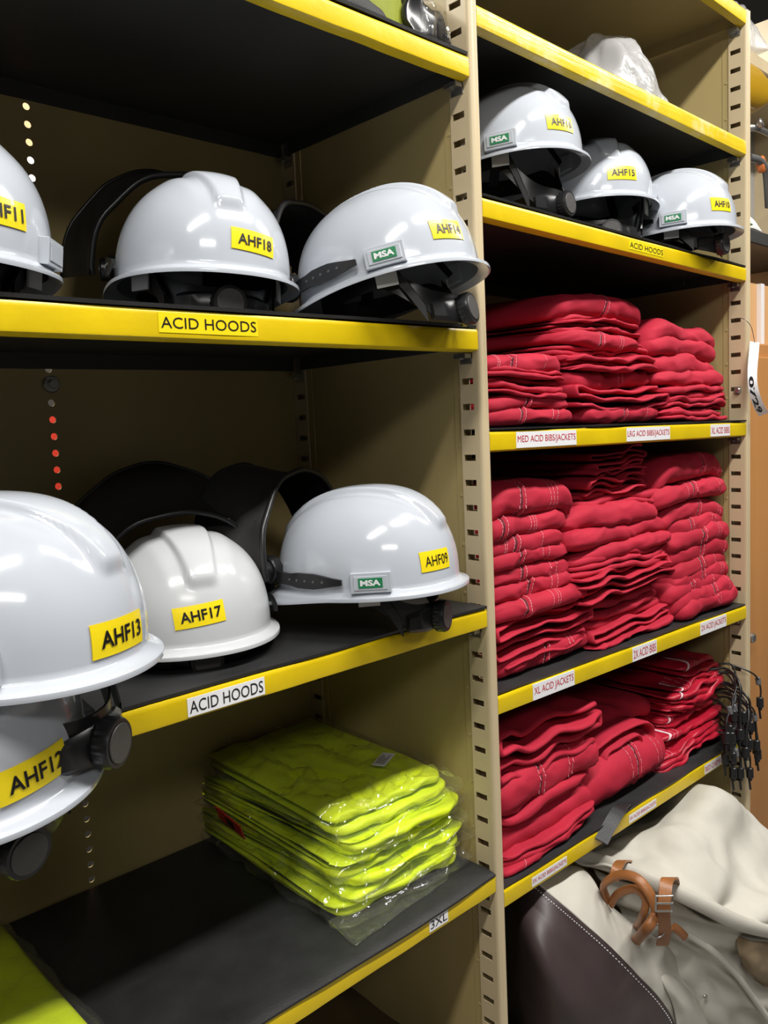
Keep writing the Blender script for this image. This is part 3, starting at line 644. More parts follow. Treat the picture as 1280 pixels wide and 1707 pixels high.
def loop_garment(name, label, cat, group, x0, x1, z0, z1, yf, depth, passes=4, seed=0, m='red', start=1, thick=.0048, roll=False, wave=.004):
    """a garment folded over and over, seen from the side of its folds: one wavy sheet"""
    L = x1 - x0; H = z1 - z0; root = empty(name, ((x0 + x1) / 2, yf + depth / 2, z0))
    if label: tag(root, label, cat, group)
    rnd = np.random.RandomState(seed + 5); pts = []
    gap = H / passes
    if not roll:
        for p in range(passes):
            z = gap * (p + .5); d = start if p % 2 == 0 else -start
            insL = rnd.uniform(0, .10) * L; insR = rnd.uniform(0, .10) * L
            us = np.linspace(-L / 2 + gap / 2 + insL, L / 2 - gap / 2 - insR, 22)[::d]
            pts += [(u, z + wave * float(n1(u * 16, seed + 2)) + .0016 * float(n1(u * 40, seed + p))) for u in us]
            if p < passes - 1:
                xe = pts[-1][0]; ze = pts[-1][1]
                for a in np.linspace(-.8, .8, 6): pts.append((xe + d * gap * .62 * math.cos(a), ze + gap / 2 + gap / 2 * math.sin(a / .8 * math.pi / 2)))
    else:
        n = int(passes * 26)
        for k in range(n):
            t = k / (n - 1); a = t * passes * 2 * math.pi + 1.2 * start; r = .22 + .78 * (1 - t); k2 = 1
            ca, sa = math.cos(a), math.sin(a)
            pts.append((start * (L / 2) * r * np.sign(ca) * abs(ca) ** .7 + .008 * float(n1(t * 9, seed)), H / 2 + H / 2 * r * np.sign(sa) * abs(sa) ** .8 + wave * float(n1(ca * 2 + 3, seed + 2))))
    pts = np.array(pts)
    # outline of the sheet in x-z, thickened
    d = np.gradient(pts, axis=0); nn = np.stack([-d[:, 1], d[:, 0]], -1); nn /= np.linalg.norm(nn, axis=1, keepdims=True) + 1e-9
    th = thick / 2
    ys = np.concatenate([[0, .0012, .004, .010], np.linspace(.02, depth, 9)]); rows = []
    for side in (1, -1):
        pass
    A = pts + nn * th; B = pts - nn * th; loop = np.concatenate([A, B[::-1]]); mid = np.concatenate([pts, pts[::-1]])
    for j, y in enumerate(ys):
        k = [.15, .7, 1, 1][j] if j < 4 else 1
        sec = mid + (loop - mid) * k
        s_ = np.concatenate([np.arange(len(pts)), np.arange(len(pts))[::-1]]) * .06
        fr = (.012 * n1(s_ * 1.1, seed + 8) + .006 * n1(s_ * 3.7, seed + 9)) * math.exp(-y / .1)
        P = np.stack([sec[:, 0], -depth / 2 + y + fr, sec[:, 1]], -1)
        P[:, 2] += .003 * noise(P, (20, 14, 8), seed + 12) * (0.4 + min(1, y / .05)); P[:, 0] += .003 * noise(P, (18, 14, 20), seed + 13)
        rows.append(P)
    b = MB(); b.grid(np.array(rows), closev=True); n = len(loop); h = len(pts)
    for k in range(h - 1): b.f.append((k, k + 1, n - 2 - k, n - 1 - k)); b.m.append(0)
    b.build('folded_cloth', M[m], root, smooth=True)
    return root

def stack(shelf_key, items, nm, grp, seed, default_y=.03, depth=.34):
    """items, from the bottom up: (type, x_left_px, x_right_px, y_top_px, y_bottom_px, options)"""
    for n, it in enumerate(items):
        ty, xa, xb, ya, yb, lb = it[:6]; kw = dict(it[6]) if len(it) > 6 else {}
        Y = kw.pop('Y', default_y); dp = kw.pop('depth', depth); dp = min(dp, .435 - Y)
        xm, ym = (xa + xb) / 2, (ya + yb) / 2
        X0 = at(xa, ym, Y)[0]; X1 = at(xb, ym, Y)[0]; X0 = max(X0, .0145); X1 = min(X1, W - .0145)
        zt = at(xm, ya, Y)[2]; zb = at(xm, yb, Y)[2]
        zmin = zr(shelf_key, (X0 + X1) / 2) + .002
        if n == 0: zb = zmin + .003
        zb = max(zb, zmin)
        if zt - zb < .012: zt = zb + .012
        sd = seed * 31 + n
        sx = lambda L: [at(p, ym, Y)[0] - (X0 + X1) / 2 for p in L]
        if ty == 'A':
            garment(nm, lb, 'clothing', grp, X0, X1, zb, zt, Y, dp, kw.pop('layers', 1), sd, sx(kw.pop('seams', [])), sx(kw.pop('st', [])), kw.pop('m', 'red'), **kw)
        elif ty == 'C':
            garment(nm, lb, 'clothing', grp, X0, X1, zb, zt, Y, dp, kw.pop('layers', 3), sd, sx(kw.pop('seams', [])), sx(kw.pop('st', [])), kw.pop('m', 'red'), wave=kw.pop('wave', .007), crump=kw.pop('crump', .7), **kw)
        else:
            loop_garment(nm, lb, 'clothing', grp, X0, X1, zb, zt, Y, dp, kw.pop('passes', 4), sd, kw.pop('m', 'red'), **kw)
B = 'folded red bib'; J = 'folded red jacket'
G3 = 'red bibs and jackets on the shelf marked MED'
stack('R3', [
 ('A', 812, 972, 679, 712, 'bottom folded red garment of the MED stack by the post', dict(seams=[872], st=[925, 932])),
 ('A', 812, 960, 655, 684, 'second folded red garment from the bottom of the MED stack', dict(seams=[884])),
 ('C', 812, 958, 638, 660, 'thin layered red garment in the middle of the MED stack', dict(layers=2)),
 ('C', 812, 958, 616, 642, 'layered red garment under the top of the MED stack', dict(layers=3)),
 ('A', 808, 952, 588, 624, 'topmost folded red garment of the MED stack, dark seam band', dict(seams=[862], st=[835, 838, 915])),
], 'folded_garment', G3, 1)
stack('R3', [
 ('A', 985, 1117, 676, 708, 'bottom folded red garment of the middle LRG stack', dict(seams=[1050], st=[1085], Y=.025)),
 ('S', 960, 1112, 640, 684, 'loosely folded red garment with curled edges in the LRG stack', dict(passes=3, wave=.010, thick=.007, Y=.03)),
 ('A', 958, 1105, 612, 650, 'red garment with a diagonal stitched hem in the LRG stack', dict(st=[1040, 1046], wave=.008, Y=.04)),
 ('C', 950, 1098, 596, 618, 'thin layered red garment in the middle of the LRG stack', dict(layers=3, Y=.045)),
 ('C', 938, 1092, 574, 600, 'layered red garment above the middle of the LRG stack', dict(layers=3, Y=.05)),
 ('A', 940, 1072, 553, 580, 'red garment with a curved seam in the upper LRG stack', dict(seams=[998], st=[1030, 1034], Y=.05)),
 ('C', 938, 1080, 528, 556, 'layered red garment second from the top of the LRG stack', dict(layers=4, Y=.06)),
 ('A', 930, 1082, 485, 532, 'topmost thick red garment of the tall LRG stack', dict(seams=[1010], Y=.06, sag=.8)),
], 'folded_garment', 'red bibs and jackets on the shelf marked LRG', 2)
stack('R3', [
 ('C', 1117, 1222, 682, 702, 'bottom layered red garment of the XL bibs stack', dict(layers=2, Y=.02)),
 ('C', 1112, 1218, 660, 686, 'wavy red garment second from the bottom of the XL bibs stack', dict(layers=3, wave=.01, Y=.025)),
 ('C', 1106, 1218, 640, 664, 'thin red garment in the middle of the XL bibs stack', dict(layers=2, Y=.025)),
 ('A', 1102, 1212, 616, 646, 'plump red garment in the middle of the XL bibs stack', dict(Y=.03, wave=.006)),
 ('A', 1096, 1208, 590, 626, 'red garment with a deep crease in the XL bibs stack', dict(Y=.035, wave=.01)),
 ('A', 1092, 1206, 562, 600, 'red garment second from the top of the XL bibs stack', dict(Y=.04, wave=.01, slope=-.05)),
 ('A', 1086, 1200, 533, 572, 'topmost drooping red garment of the XL bibs stack', dict(Y=.05, wave=.01, sag=1.2)),
], 'folded_garment', 'red bibs on the shelf end marked XL', 3)
stack('R4', [
 ('A', 828, 995, 1095, 1146, 'bottom folded red jacket of the XL stack by the post', dict(seams=[893], m='redb')),
 ('A', 828, 992, 1072, 1118, 'dusty red jacket second from the bottom of the XL stack', dict(seams=[915], st=[950, 956])),
 ('S', 826, 990, 1016, 1098, 'red jacket with a gaping open loop of cloth in the XL stack', dict(passes=5, thick=.0055, wave=.006)),
 ('A', 826, 968, 1010, 1040, 'dark folded red jacket above the open loop in the XL stack', dict(m='redb', seams=[852], Y=.045)),
 ('A', 824, 992, 988, 1026, 'wide folded red jacket in the middle of the XL stack', dict(seams=[881], st=[922, 930, 934], Y=.02)),
 ('A', 822, 965, 962, 998, 'red jacket with two stitch lines under the middle of the XL stack', dict(seams=[890], st=[925, 934])),
 ('A', 822, 966, 938, 974, 'narrow folded red jacket in the middle of the XL stack', dict(seams=[880], st=[924, 934])),
 ('A', 820, 964, 910, 950, 'bright folded red jacket with paired stitching in the XL stack', dict(seams=[874], st=[910, 921])),
 ('A', 820, 953, 884, 926, 'sunken folded red jacket third from the top of the XL stack', dict(seams=[866], st=[849, 852, 908])),
 ('A', 818, 958, 850, 892, 'folded red jacket second from the top of the XL stack', dict(seams=[838], st=[886, 891, 895], Y=.035)),
 ('A', 816, 962, 803, 862, 'topmost puffed red jacket of the XL stack by the post', dict(seams=[866], st=[915, 921, 927], Y=.04, sag=1.0)),
], 'folded_jacket', 'red jackets on the shelf marked XL ACID JACKETS', 4)
stack('R4', [
 ('A', 995, 1135, 1062, 1098, 'bottom folded red bib of the middle 2X stack', dict(wave=.008, Y=.02)),
 ('S', 990, 1130, 1026, 1074, 'red bib folded into a V shape near the bottom of the 2X stack', dict(passes=3, wave=.012, Y=.025, thick=.006)),
 ('C', 975, 1110, 1004, 1034, 'frayed layered red bib low in the middle 2X stack', dict(layers=2, wave=.008, Y=.04)),
 ('C', 965, 1105, 982, 1010, 'dark hollow red bib in the middle 2X stack', dict(layers=2, m='redb', wave=.008, Y=.045)),
 ('S', 958, 1128, 942, 990, 'crumpled red bib with loose folds in the middle 2X stack', dict(passes=4, wave=.008, Y=.02, thick=.006)),
 ('C', 962, 1128, 918, 948, 'layered red bib in the middle of the 2X stack', dict(layers=3, Y=.025)),
 ('A', 968, 1125, 898, 928, 'smooth red bib in the middle of the 2X stack', dict(wave=.006, Y=.03)),
 ('A', 955, 1122, 870, 908, 'red bib with a twisted fold in the 2X stack', dict(wave=.007, Y=.03)),
 ('A', 958, 1108, 838, 880, 'broad smooth red bib in the upper 2X stack', dict(wave=.005, Y=.03)),
 ('C', 972, 1112, 812, 846, 'layered red bib third from the top of the 2X stack', dict(layers=3, Y=.045)),
 ('S', 976, 1085, 780, 822, 'red bib with curled edges second from the top of the 2X stack', dict(passes=4, wave=.008, Y=.05)),
 ('S', 985, 1082, 748, 790, 'topmost crumpled red bib of the 2X stack', dict(passes=5, wave=.012, Y=.06)),
], 'folded_bib', 'red bibs on the shelf marked 2X ACID BIBS', 5)
K4 = [('A', 1140, 1243, 1000, 1046, 'bottom folded red jacket of the 2X jackets stack', dict(seams=[1176], st=[1208], Y=.015)),
 ('A', 1150, 1252, 985, 1026, 'second folded red jacket up, sticking out past the right post', dict(st=[1205, 1209], Y=.0)),
 ('A', 1134, 1242, 962, 1016, 'third folded red jacket up in the 2X jackets stack', dict(seams=[1192], st=[1215], Y=.015)),
 ('A', 1124, 1232, 952, 1000, 'fourth folded red jacket up in the 2X jackets stack', dict(seams=[1157], st=[1190], Y=.02)),
 ('A', 1124, 1232, 938, 976, 'fifth folded red jacket up, thin, in the 2X jackets stack', dict(seams=[1171], st=[1200, 1204])),
 ('A', 1126, 1228, 925, 958, 'sixth folded red jacket up, thin, in the 2X jackets stack', dict(seams=[1171], st=[1194], m='redb')),
 ('A', 1128, 1232, 898, 940, 'seventh folded red jacket up with a wide seam', dict(seams=[1184], st=[1218], Y=.02)),
 ('A', 1130, 1240, 872, 914, 'eighth folded red jacket up with an open folded end', dict(seams=[1187], st=[1208, 1212], Y=.015)),
 ('A', 1114, 1232, 853, 898, 'ninth folded red jacket up in the 2X jackets stack', dict(seams=[1160], st=[1194, 1198])),
 ('A', 1108, 1226, 830, 874, 'third from top folded red jacket of the 2X jackets stack', dict(seams=[1174], st=[1201, 1205], Y=.035, sag=.9)),
 ('A', 1100, 1238, 798, 840, 'second from top folded red jacket of the 2X jackets stack', dict(seams=[1166], st=[1155, 1202, 1207])),
 ('A', 1100, 1238, 750, 806, 'topmost folded red jacket of the 2X jackets stack', dict(seams=[1174], st=[1202, 1207], Y=.04, sag=1.0))]
stack('R4', K4, 'folded_jacket', 'red jackets on the shelf end marked 2X ACID JACKETS', 6)
stack('R5', [
 ('A', 838, 990, 1428, 1468, 'bottom folded red garment of the 3X stack', dict(st=[870], Y=.015)),
 ('C', 838, 1000, 1382, 1440, 'layered red garment low in the 3X stack', dict(layers=3, Y=.02)),
 ('A', 836, 1002, 1340, 1402, 'smooth red garment in the middle of the 3X stack', dict(wave=.006, Y=.025)),
 ('C', 836, 990, 1308, 1358, 'layered red garment with a pale tab in the 3X stack', dict(layers=3, Y=.03)),
 ('A', 834, 1008, 1262, 1330, 'red garment with a dark double seam in the 3X stack', dict(seams=[905], st=[952, 958], Y=.025)),
 ('S', 836, 1008, 1192, 1282, 'topmost red garment folded in big open loops by the post', dict(passes=4, thick=.0095, wave=.012, Y=.03, start=-1)),
], 'folded_garment', 'red bibs and jackets on the shelf marked 3X', 7)
stack('R5', [
 ('A', 990, 1128, 1248, 1342, 'thick folded red garment lying on the mat of the 4X stack', dict(seams=[1064], st=[1052, 1098, 1106], Y=.025)),
 ('S', 985, 1108, 1212, 1290, 'layered red garment rolled up in the 4X stack', dict(passes=2, roll=True, start=-1, thick=.007, Y=.045)),
 ('A', 930, 1100, 1186, 1226, 'topmost red garment draped over the 4X stack', dict(Y=.09, wave=.01, sag=1.0)),
], 'folded_garment', 'red bibs and jackets on the shelf marked 4X', 8)

# ------------------------------------------------------------------ soft shapes: pillows and draped patches
def pillow(name, x0, x1, y0, y1, z0, z1, m, parent=None, seed=0, amp=.004, freq=25, n=44, p=5, flat=.15, peak=None, loc=None, sharp=None):
    u = np.sin(np.linspace(-1, 1, n) * np.pi / 2); U, V = np.meshgrid(u, u, indexing='ij')
    h = (np.clip(1 - np.abs(U) ** p, 0, 1) * np.clip(1 - np.abs(V) ** p, 0, 1)) ** (1 / 2.6)
    X = (x0 + x1) / 2 + (x1 - x0) / 2 * U; Y = (y0 + y1) / 2 + (y1 - y0) / 2 * V
    b = MB(); H = z1 - z0; zm = z0 + H * flat
    Zt = zm + (z1 - zm) * h * (peak(U, V) if peak else 1); Zb = zm - (zm - z0) * h
    out = []
    for Z, k in ((Zt, 0), (Zb, 1)):
        P = np.stack([X, Y, Z], -1)
        d = amp * (noise(P, freq, seed) + .5 * noise(P, freq * 2.3, seed + 1)); cr = amp * .8 * (1 - 2.5 * np.abs(noise(P + .3 * noise(P, freq * .6, seed + 4)[..., None] / freq * 2, freq * .8, seed + 2)))
        e = amp * noise(np.stack([X, Y, 0 * X + zm], -1), freq * 1.2, seed + 7)
        P = P + np.stack([noise(P, freq, seed + 9) * amp, noise(P, freq, seed + 10) * amp, (d + cr) * np.minimum(h * 1.5, 1) * (1 if k == 0 else .12) + e * (1 - h) * .6], -1)
        out.append(P)
    edge = np.ones_like(h, bool); edge[1:-1, 1:-1] = False
    out[1][edge] = out[0][edge]
    b.grid(out[0]); b.grid(out[1], flip=True)
    if parent is not None:
        L = parent.location; b.v = [(q[0] - L.x, q[1] - L.y, q[2] - L.z) for q in b.v]
    me = b.mesh(name, True); bm = bmesh.new(); bm.from_mesh(me); bmesh.ops.remove_doubles(bm, verts=bm.verts, dist=1e-6); bmesh.ops.recalc_face_normals(bm, faces=bm.faces); bm.to_mesh(me); bm.free()
    me.materials.append(m); me.polygons.foreach_set('use_smooth', [True] * len(me.polygons))
    return link(name, me, None, parent)
def catmull(P, n):
    P = np.asarray(P, float); k = len(P); Q = np.concatenate([[2 * P[0] - P[1]], P, [2 * P[-1] - P[-2]]])
    t = np.linspace(0, k - 1, n); i = np.minimum(t.astype(int), k - 2); f = (t - i).reshape(-1, *([1] * (P.ndim - 1)))
    a, b_, c, d = Q[i], Q[i + 1], Q[i + 2], Q[i + 3]
    return .5 * (2 * b_ + (c - a) * f + (2 * a - 5 * b_ + 4 * c - d) * f ** 2 + (3 * b_ - a - 3 * c + d) * f ** 3)
def patch(name, rows, m, parent, nu=50, nv=70, amp=.004, freq=(14, 14, 14), seed=0, thick=.004, fold=None):
    """a draped cloth sheet through control points given as rows of (x, y, z)"""
    C = np.array(rows, float); G = catmull(C, nu); G = np.moveaxis(catmull(np.moveaxis(G, 1, 0), nv), 0, 1)
    du = np.gradient(G, axis=0); dv = np.gradient(G, axis=1); N = np.cross(du, dv); N /= np.linalg.norm(N, axis=-1, keepdims=True) + 1e-9
    a = amp * (noise(G, freq, seed) + .45 * noise(G, np.array(freq) * 2.6, seed + 1))
    if fold is not None:
        uu, vv = np.meshgrid(np.linspace(0, 1, nu), np.linspace(0, 1, nv), indexing='ij'); a = a + fold(uu, vv)
    G = G + N * a[..., None]
    L = np.array(parent.location) if parent is not None else 0
    b = MB(); b.grid(G - L); o = b.build(name, m, parent, smooth=True)
    s_ = o.modifiers.new('cloth_thickness', 'SOLIDIFY'); s_.thickness = thick; s_.offset = 0
    return o, G
def W3(L):
    R_ = [[at(*q) for q in r] for r in L]
    for r in R_:
        for p in r:
            if p[1] > -.012: p[0] = min(p[0], .900)
    return R_
def tube_part(name, pts, r, m, parent, n=10, sx=1.0, smoothn=40):
    P = catmull(np.array(pts, float), smoothn); b = MB(); b.tube([tuple(p) for p in P], r, n, sx=sx)
    if parent is not None:
        L = parent.location; b.v = [(q[0] - L.x, q[1] - L.y, q[2] - L.z) for q in b.v]
    return b.build(name, m, parent, angle=50)
def strap_part(name, pts, wd, th, side, m, parent, nseg=36):
    """a flat strap along pts; side = width direction"""
    P = catmull(np.array(pts, float), nseg); s_ = np.asarray(side, float); s_ /= np.linalg.norm(s_); b = MB(); R_ = []
    T = np.gradient(P, axis=0); T /= np.linalg.norm(T, axis=1, keepdims=True)
    for p, t in zip(P, T):
        q = s_ - t * (s_ @ t); q /= np.linalg.norm(q); nn = np.cross(t, q)
        R_.append([p + q * wd / 2 * a + nn * th / 2 * c for a, c in ((-1, -1), (1, -1), (1, 1), (-1, 1))])
    b.grid(R_, closev=True); b.f += [(0, 1, 2, 3)[::-1], tuple(range((nseg - 1) * 4, nseg * 4))]; b.m += [0, 0]
    if parent is not None:
        L = parent.location; b.v = [(q[0] - L.x, q[1] - L.y, q[2] - L.z) for q in b.v]
    return b.build(name, m, parent, angle=60)

# ------------------------------------------------------------------ red hoods with cords at the end of the lowest red shelf
HG = 'red chemical hoods with black cords'
hood_rows = [ # x px, y px, Y, label
 (1105, 1212, 1236, 1264, .030, 'bottom red chemical hood of the corded pile, pale frayed edge'),
 (1112, 1218, 1216, 1244, .055, 'second red chemical hood up in the corded pile'),
 (1108, 1218, 1200, 1226, .050, 'third red chemical hood up in the corded pile'),
 (1118, 1222, 1184, 1208, .060, 'fourth red chemical hood up in the corded pile'),
 (1116, 1226, 1168, 1192, .055, 'fifth red chemical hood up in the corded pile'),
 (1128, 1236, 1152, 1178, .050, 'sixth red chemical hood up, curled edges, in the corded pile'),
 (1132, 1240, 1136, 1162, .045, 'seventh red chemical hood up, curled edges, in the corded pile'),
 (1136, 1242, 1120, 1146, .045, 'second from top red chemical hood of the corded pile'),
 (1158, 1242, 1098, 1132, .040, 'topmost red chemical hood, flap raised, white piping'),
]
for n, (xa, xb, ya, yb, Y, lb) in enumerate(hood_rows):
    ym = (ya + yb) / 2; X0 = at(xa, ym, Y)[0]; X1 = min(at(xb, ym, Y)[0], W - .016); zt = at((xa + xb) / 2, ya, Y)[2]; zb = max(at((xa + xb) / 2, yb, Y)[2], zr('R5', X0) + .003)
    cxm = (X0 + X1) / 2; rn = random.Random(n)
    h = garment('chemical_hood', lb, 'hood', HG, X0, X1, zb, max(zt, zb + .014), Y, .30, 3, 300 + n, [], [X1 - cxm - .03, X1 - cxm - .05, X0 - cxm + .03, X0 - cxm + .042, X0 - cxm + .054], 'hoodred', wave=.012, crump=1.2, hem=X0 - cxm + .02)
    for c in range(3):   # elastic cords with locks, hanging over the shelf corner
        sx_ = X1 - .02 - rn.uniform(0, .05); sy = Y + rn.uniform(-.005, .01); sz = (zt + zb) / 2
        ey = -.022 - rn.uniform(0, .016); ppx = rn.uniform(1206, 1262); ppy = rn.uniform(1195, 1262) if n else 1290; e3 = at(ppx, ppy, ey); ex = e3[0]; zend = min(e3[2], sz - .02)
        if n == 8 and c == 0: e3 = at(1266, 1172, ey); ex, zend = e3[0], e3[2]
        pts = np.array([(sx_, sy + .02, sz), (sx_ + .012, sy - .02, sz + .006), ((sx_ * .4 + ex * .6), ey + .006, sz - .012), (ex + .004, ey, sz * .45 + zend * .55), (ex + rn.uniform(-.004, .004), ey - .002, zend)])
        P = catmull(pts, 26) - np.array([cxm, Y + .15, zb]); b = MB(); b.tube([tuple(q) for q in P], (.0021 + .0008 * (c == 1)), 7); cord = b.build('cord', M['black'], h, smooth=True)
        e = P[-1]; b = MB(); b.cyl((e[0], e[1], e[2] - .010), (.15, .1, 1), .0080, .024, 12, bev=.002); b.cyl((e[0], e[1], e[2] - .016), (.15, .1, 1), .0045, .008, 10, bev=.001); b.tube([(e[0] - .004, e[1], e[2] - .014), (e[0] - .005, e[1] - .003, e[2] - .034)], .0028, 6)
        b.build('cord_lock', M['black'], cord, angle=40)
        if c == 0:
            b = MB(); e = P[16]; b.cyl((e[0], e[1], e[2] - .010), (.1, .2, 1), .0060, .018, 12, bev=.002); b.build('cord_slider', M['grey'], cord, angle=40)
# torn strip of the mat hanging over the yellow rail
strap_part('torn_strip', [at(1044, 1338, .022), at(1036, 1345, .002), at(1028, 1356, -.003), at(1014, 1380, -.006), at(1002, 1403, -.010)], .024, .003, RV, M['rubber'], MAT5)

# ------------------------------------------------------------------ bagged fluorescent clothing on the 3XL shelf
YG = 'bagged fluorescent yellow clothing'
zz = zl('L4', -.15) + .0015
lay = [(-.268, -.023, .058, .435, .031, 'bottom bagged fluorescent yellow garment, clear bag tail pointing forward', 2),
       (-.258, -.024, .060, .438, .031, 'second bagged fluorescent yellow garment from the bottom', 3),
       (-.262, -.024, .070, .438, .029, 'third bagged fluorescent yellow garment, red warning tag at its side', 3),
       (-.250, -.023, .066, .436, .028, 'fourth bagged fluorescent yellow garment, second from the top', 3),
       (-.252, -.026, .072, .436, .038, 'topmost bagged fluorescent yellow garment of the stack', 2)]
for i, (x0, x1, y0, y1, th, lb, nl) in enumerate(lay):
    root = garment('bagged_garment', lb, 'clothing', YG, x0 + .002, x1 + .012, zz + .002, zz + th - .002, y0, y1 - y0 - .01, nl, 500 + i * 3, [], [], 'hiviz', wave=.004, crump=1.15, yaw=(-2, 1.5, -1, 2, -2.5)[i], sag=.2)
    bag = pillow('plastic_bag', x0 - .014, x1 + .0145, y0 - .016, y1 + .008, zz - .0015, zz + th + .005, M['film'], root, seed=40 + i, amp=.008, freq=36, n=76, p=7, flat=.4)
    if i == 0:
        T = [[(x0 - .012, .075, zz + .012), (-.19, .066, zz + .014), (-.12, .062, zz + .012), (-.05, .06, zz + .01)], [(x0 - .010, .052, zz + .003), (-.20, .050, zz + .006), (-.13, .052, zz + .003), (-.06, .052, zz + .002)], [(x0 - .010, .016, zz + .001), (-.215, .024, zz + .002), (-.15, .034, zz + .001), (-.075, .040, zz + .001)]]
        patch('bag_tail', T, M['film'], root, 24, 40, .003, (40, 40, 40), 9, .0006)
    if i == 2:
        b = MB(); mt = Matrix.Translation(Vector((-.281, .33, zz + .012)) - root.location) @ Matrix.Rotation(math.radians(-26), 4, 'Y') @ Matrix.Rotation(math.radians(20), 4, 'X')
        b.box(-.001, .001, -.032, .030, -.018, .020, 0, mt)
        b.box(-.0016, -.0009, -.012, .006, -.004, .012, 1, mt); b.box(-.0016, -.0009, -.010, -.004, -.012, -.006, 1, mt); b.box(-.0016, -.0009, .000, .008, -.012, -.006, 1, mt)
        b.build('warning_tag', [M['redcard'], M['ink']], root)
    if i == 4:
        b = MB(); mt = Matrix.Translation(Vector((-.085, .165, zz + th + .0105)) - root.location) @ Matrix.Rotation(.5, 4, 'Z'); b.box(-.026, .026, -.011, .011, -.0003, .0003, 0, mt)
        for k in range(4): b.box(-.02, .018 - .006 * (k % 3), .006 - k * .004, .0072 - k * .004, .0003, .0006, 1, mt)
        b.build('paper_slip', [M['white'], M['ink']], root)
    zz += th - .001
zb = zl('L4', -.75) + .0015
root = garment('bagged_garment', 'bagged fluorescent yellow garment cropped at the lower left corner', 'clothing', YG, -.880, -.612, zb + .002, zb + .026, .025, .39, 1, 560, [], [], 'hiviz', wave=.003, crump=.8)
pillow('plastic_bag', -.89, -.602, .012, .43, zb - .001, zb + .031, M['film'], root, seed=66, amp=.004, freq=24, n=50, p=7, flat=.4)
b = MB(); L = root.location; b.box(-.70 - L.x, -.655 - L.x, .10 - L.y, .135 - L.y, zb + .0325 - L.z, zb + .0332 - L.z, 0)
for k in range(6): b.box(-.695 - L.x + k * .006, -.6925 - L.x + k * .006, .105 - L.y, .13 - L.y, zb + .0332 - L.z, zb + .0335 - L.z, 1)
b.build('barcode_slip', [M['white'], M['ink']], root)
# brown bundle in the shadow under the 3XL shelf
t = tag(empty('cloth_bundle', (-.3, .2, .366)), 'dark brown bundle in shadow below the 3XL shelf', 'bundle')
pillow('wrapping', -.62, -.016, .02, .44, .3665, .515, M['brown'], t, 71, .008, 9, 44, 3.2, .2)

# ------------------------------------------------------------------ things high up: bagged hood, plastic bags
zt = ZL['L1'][1] + .0062
t = tag(empty('bagged_hood', (-.12, .2, zt)), 'dark green-yellow hood in a dark bag on the top left shelf', 'hood')
pillow('hood_cloth', -.26, -.050, .05, .36, zt, zt + .16, mat('olive_yellow_cloth', (.22, .25, .012), .7, var=.2, vscale=12), t, 81, .012, 12, 40, 3, .15)
pillow('dark_wrap', -.50, -.125, .045, .40, zt + .0005, zt + .13, M['visor'], t, 84, .010, 12, 40, 3, .15)
t = tag(empty('black_plastic_bag', (-.04, .1, zt)), 'black glossy plastic bag crumpled against the middle post', 'bag')
pillow('bag_body', -.085, -.017, .035, .30, zt + .0005, zt + .115, mat('black_plastic_film', (.012, .012, .014), .22), t, 86, .010, 26, 46, 3, .2)
pillow('clear_wrap', -.075, -.014, .028, .20, zt + .0008, zt + .10, M['film'], t, 88, .009, 30, 40, 3, .2)
zt = zr('R1', .6) + .001
t = tag(empty('plastic_bag', (.59, .2, zt)), 'cloudy plastic bag standing on the shelf above the right helmets', 'bag')
pillow('bag_body', .50, .705, .06, .36, zt, zt + .155, M['cloudy'], t, 91, .010, 20, 56, 2.6, .1, peak=lambda U, V: np.clip(.78 + .42 * np.cos(2.2 * (U + .15)) - .12 * V, .1, 1.15))

# ------------------------------------------------------------------ canvas and leather bags under the lowest yellow shelf
root = tag(empty('canvas_bag', tuple(at(1150, 1560, -.08))), 'slumped off-white canvas bag with tan straps under the lowest shelf', 'bag')
def fan(u, v): return .004 * np.sin(u * 16 + 9 * v + 4 * np.sin(v * 7)) * sm(.2, .5, u) + .017 * np.sin(v * 27 + u * 4) * (.6 + .4 * np.sin(v * 9)) * sm(.25, .95, u) * sm(.45, .7, v) + .006 * np.sin(v * 13 + 1) * sm(.1, .6, u)
patch('bag_body', W3([
 [(985, 1425, .34), (1060, 1400, .32), (1110, 1360, .28), (1165, 1350, .24), (1220, 1390, .18), (1290, 1450, .12)],
 [(1000, 1405, .20), (1075, 1360, .15), (1128, 1310, .08), (1186, 1312, -.01), (1238, 1350, -.05), (1300, 1425, -.10)],
 [(985, 1420, .12), (1062, 1392, .04), (1122, 1372, -.02), (1188, 1378, -.07), (1243, 1420, -.11), (1310, 1480, -.16)],
 [(965, 1432, .08), (1050, 1428, .0), (1120, 1440, -.07), (1185, 1460, -.12), (1240, 1490, -.165), (1320, 1530, -.21)],
 [(955, 1440, .06), (1042, 1455, -.02), (1115, 1487, -.09), (1180, 1512, -.145), (1236, 1537, -.18), (1325, 1558, -.22)]]), M['canvas'], root, 84, 130, .008, (15, 10, 10), 3, .004, fan)
rim = tube_part('rim', [at(*q) for q in [(960, 1428, .07), (1000, 1436, .03), (1045, 1452, -.02), (1112, 1480, -.095), (1180, 1513, -.15), (1236, 1540, -.185), (1325, 1560, -.225)]], .0155, M['canvas'], root, 14, .7, 60)
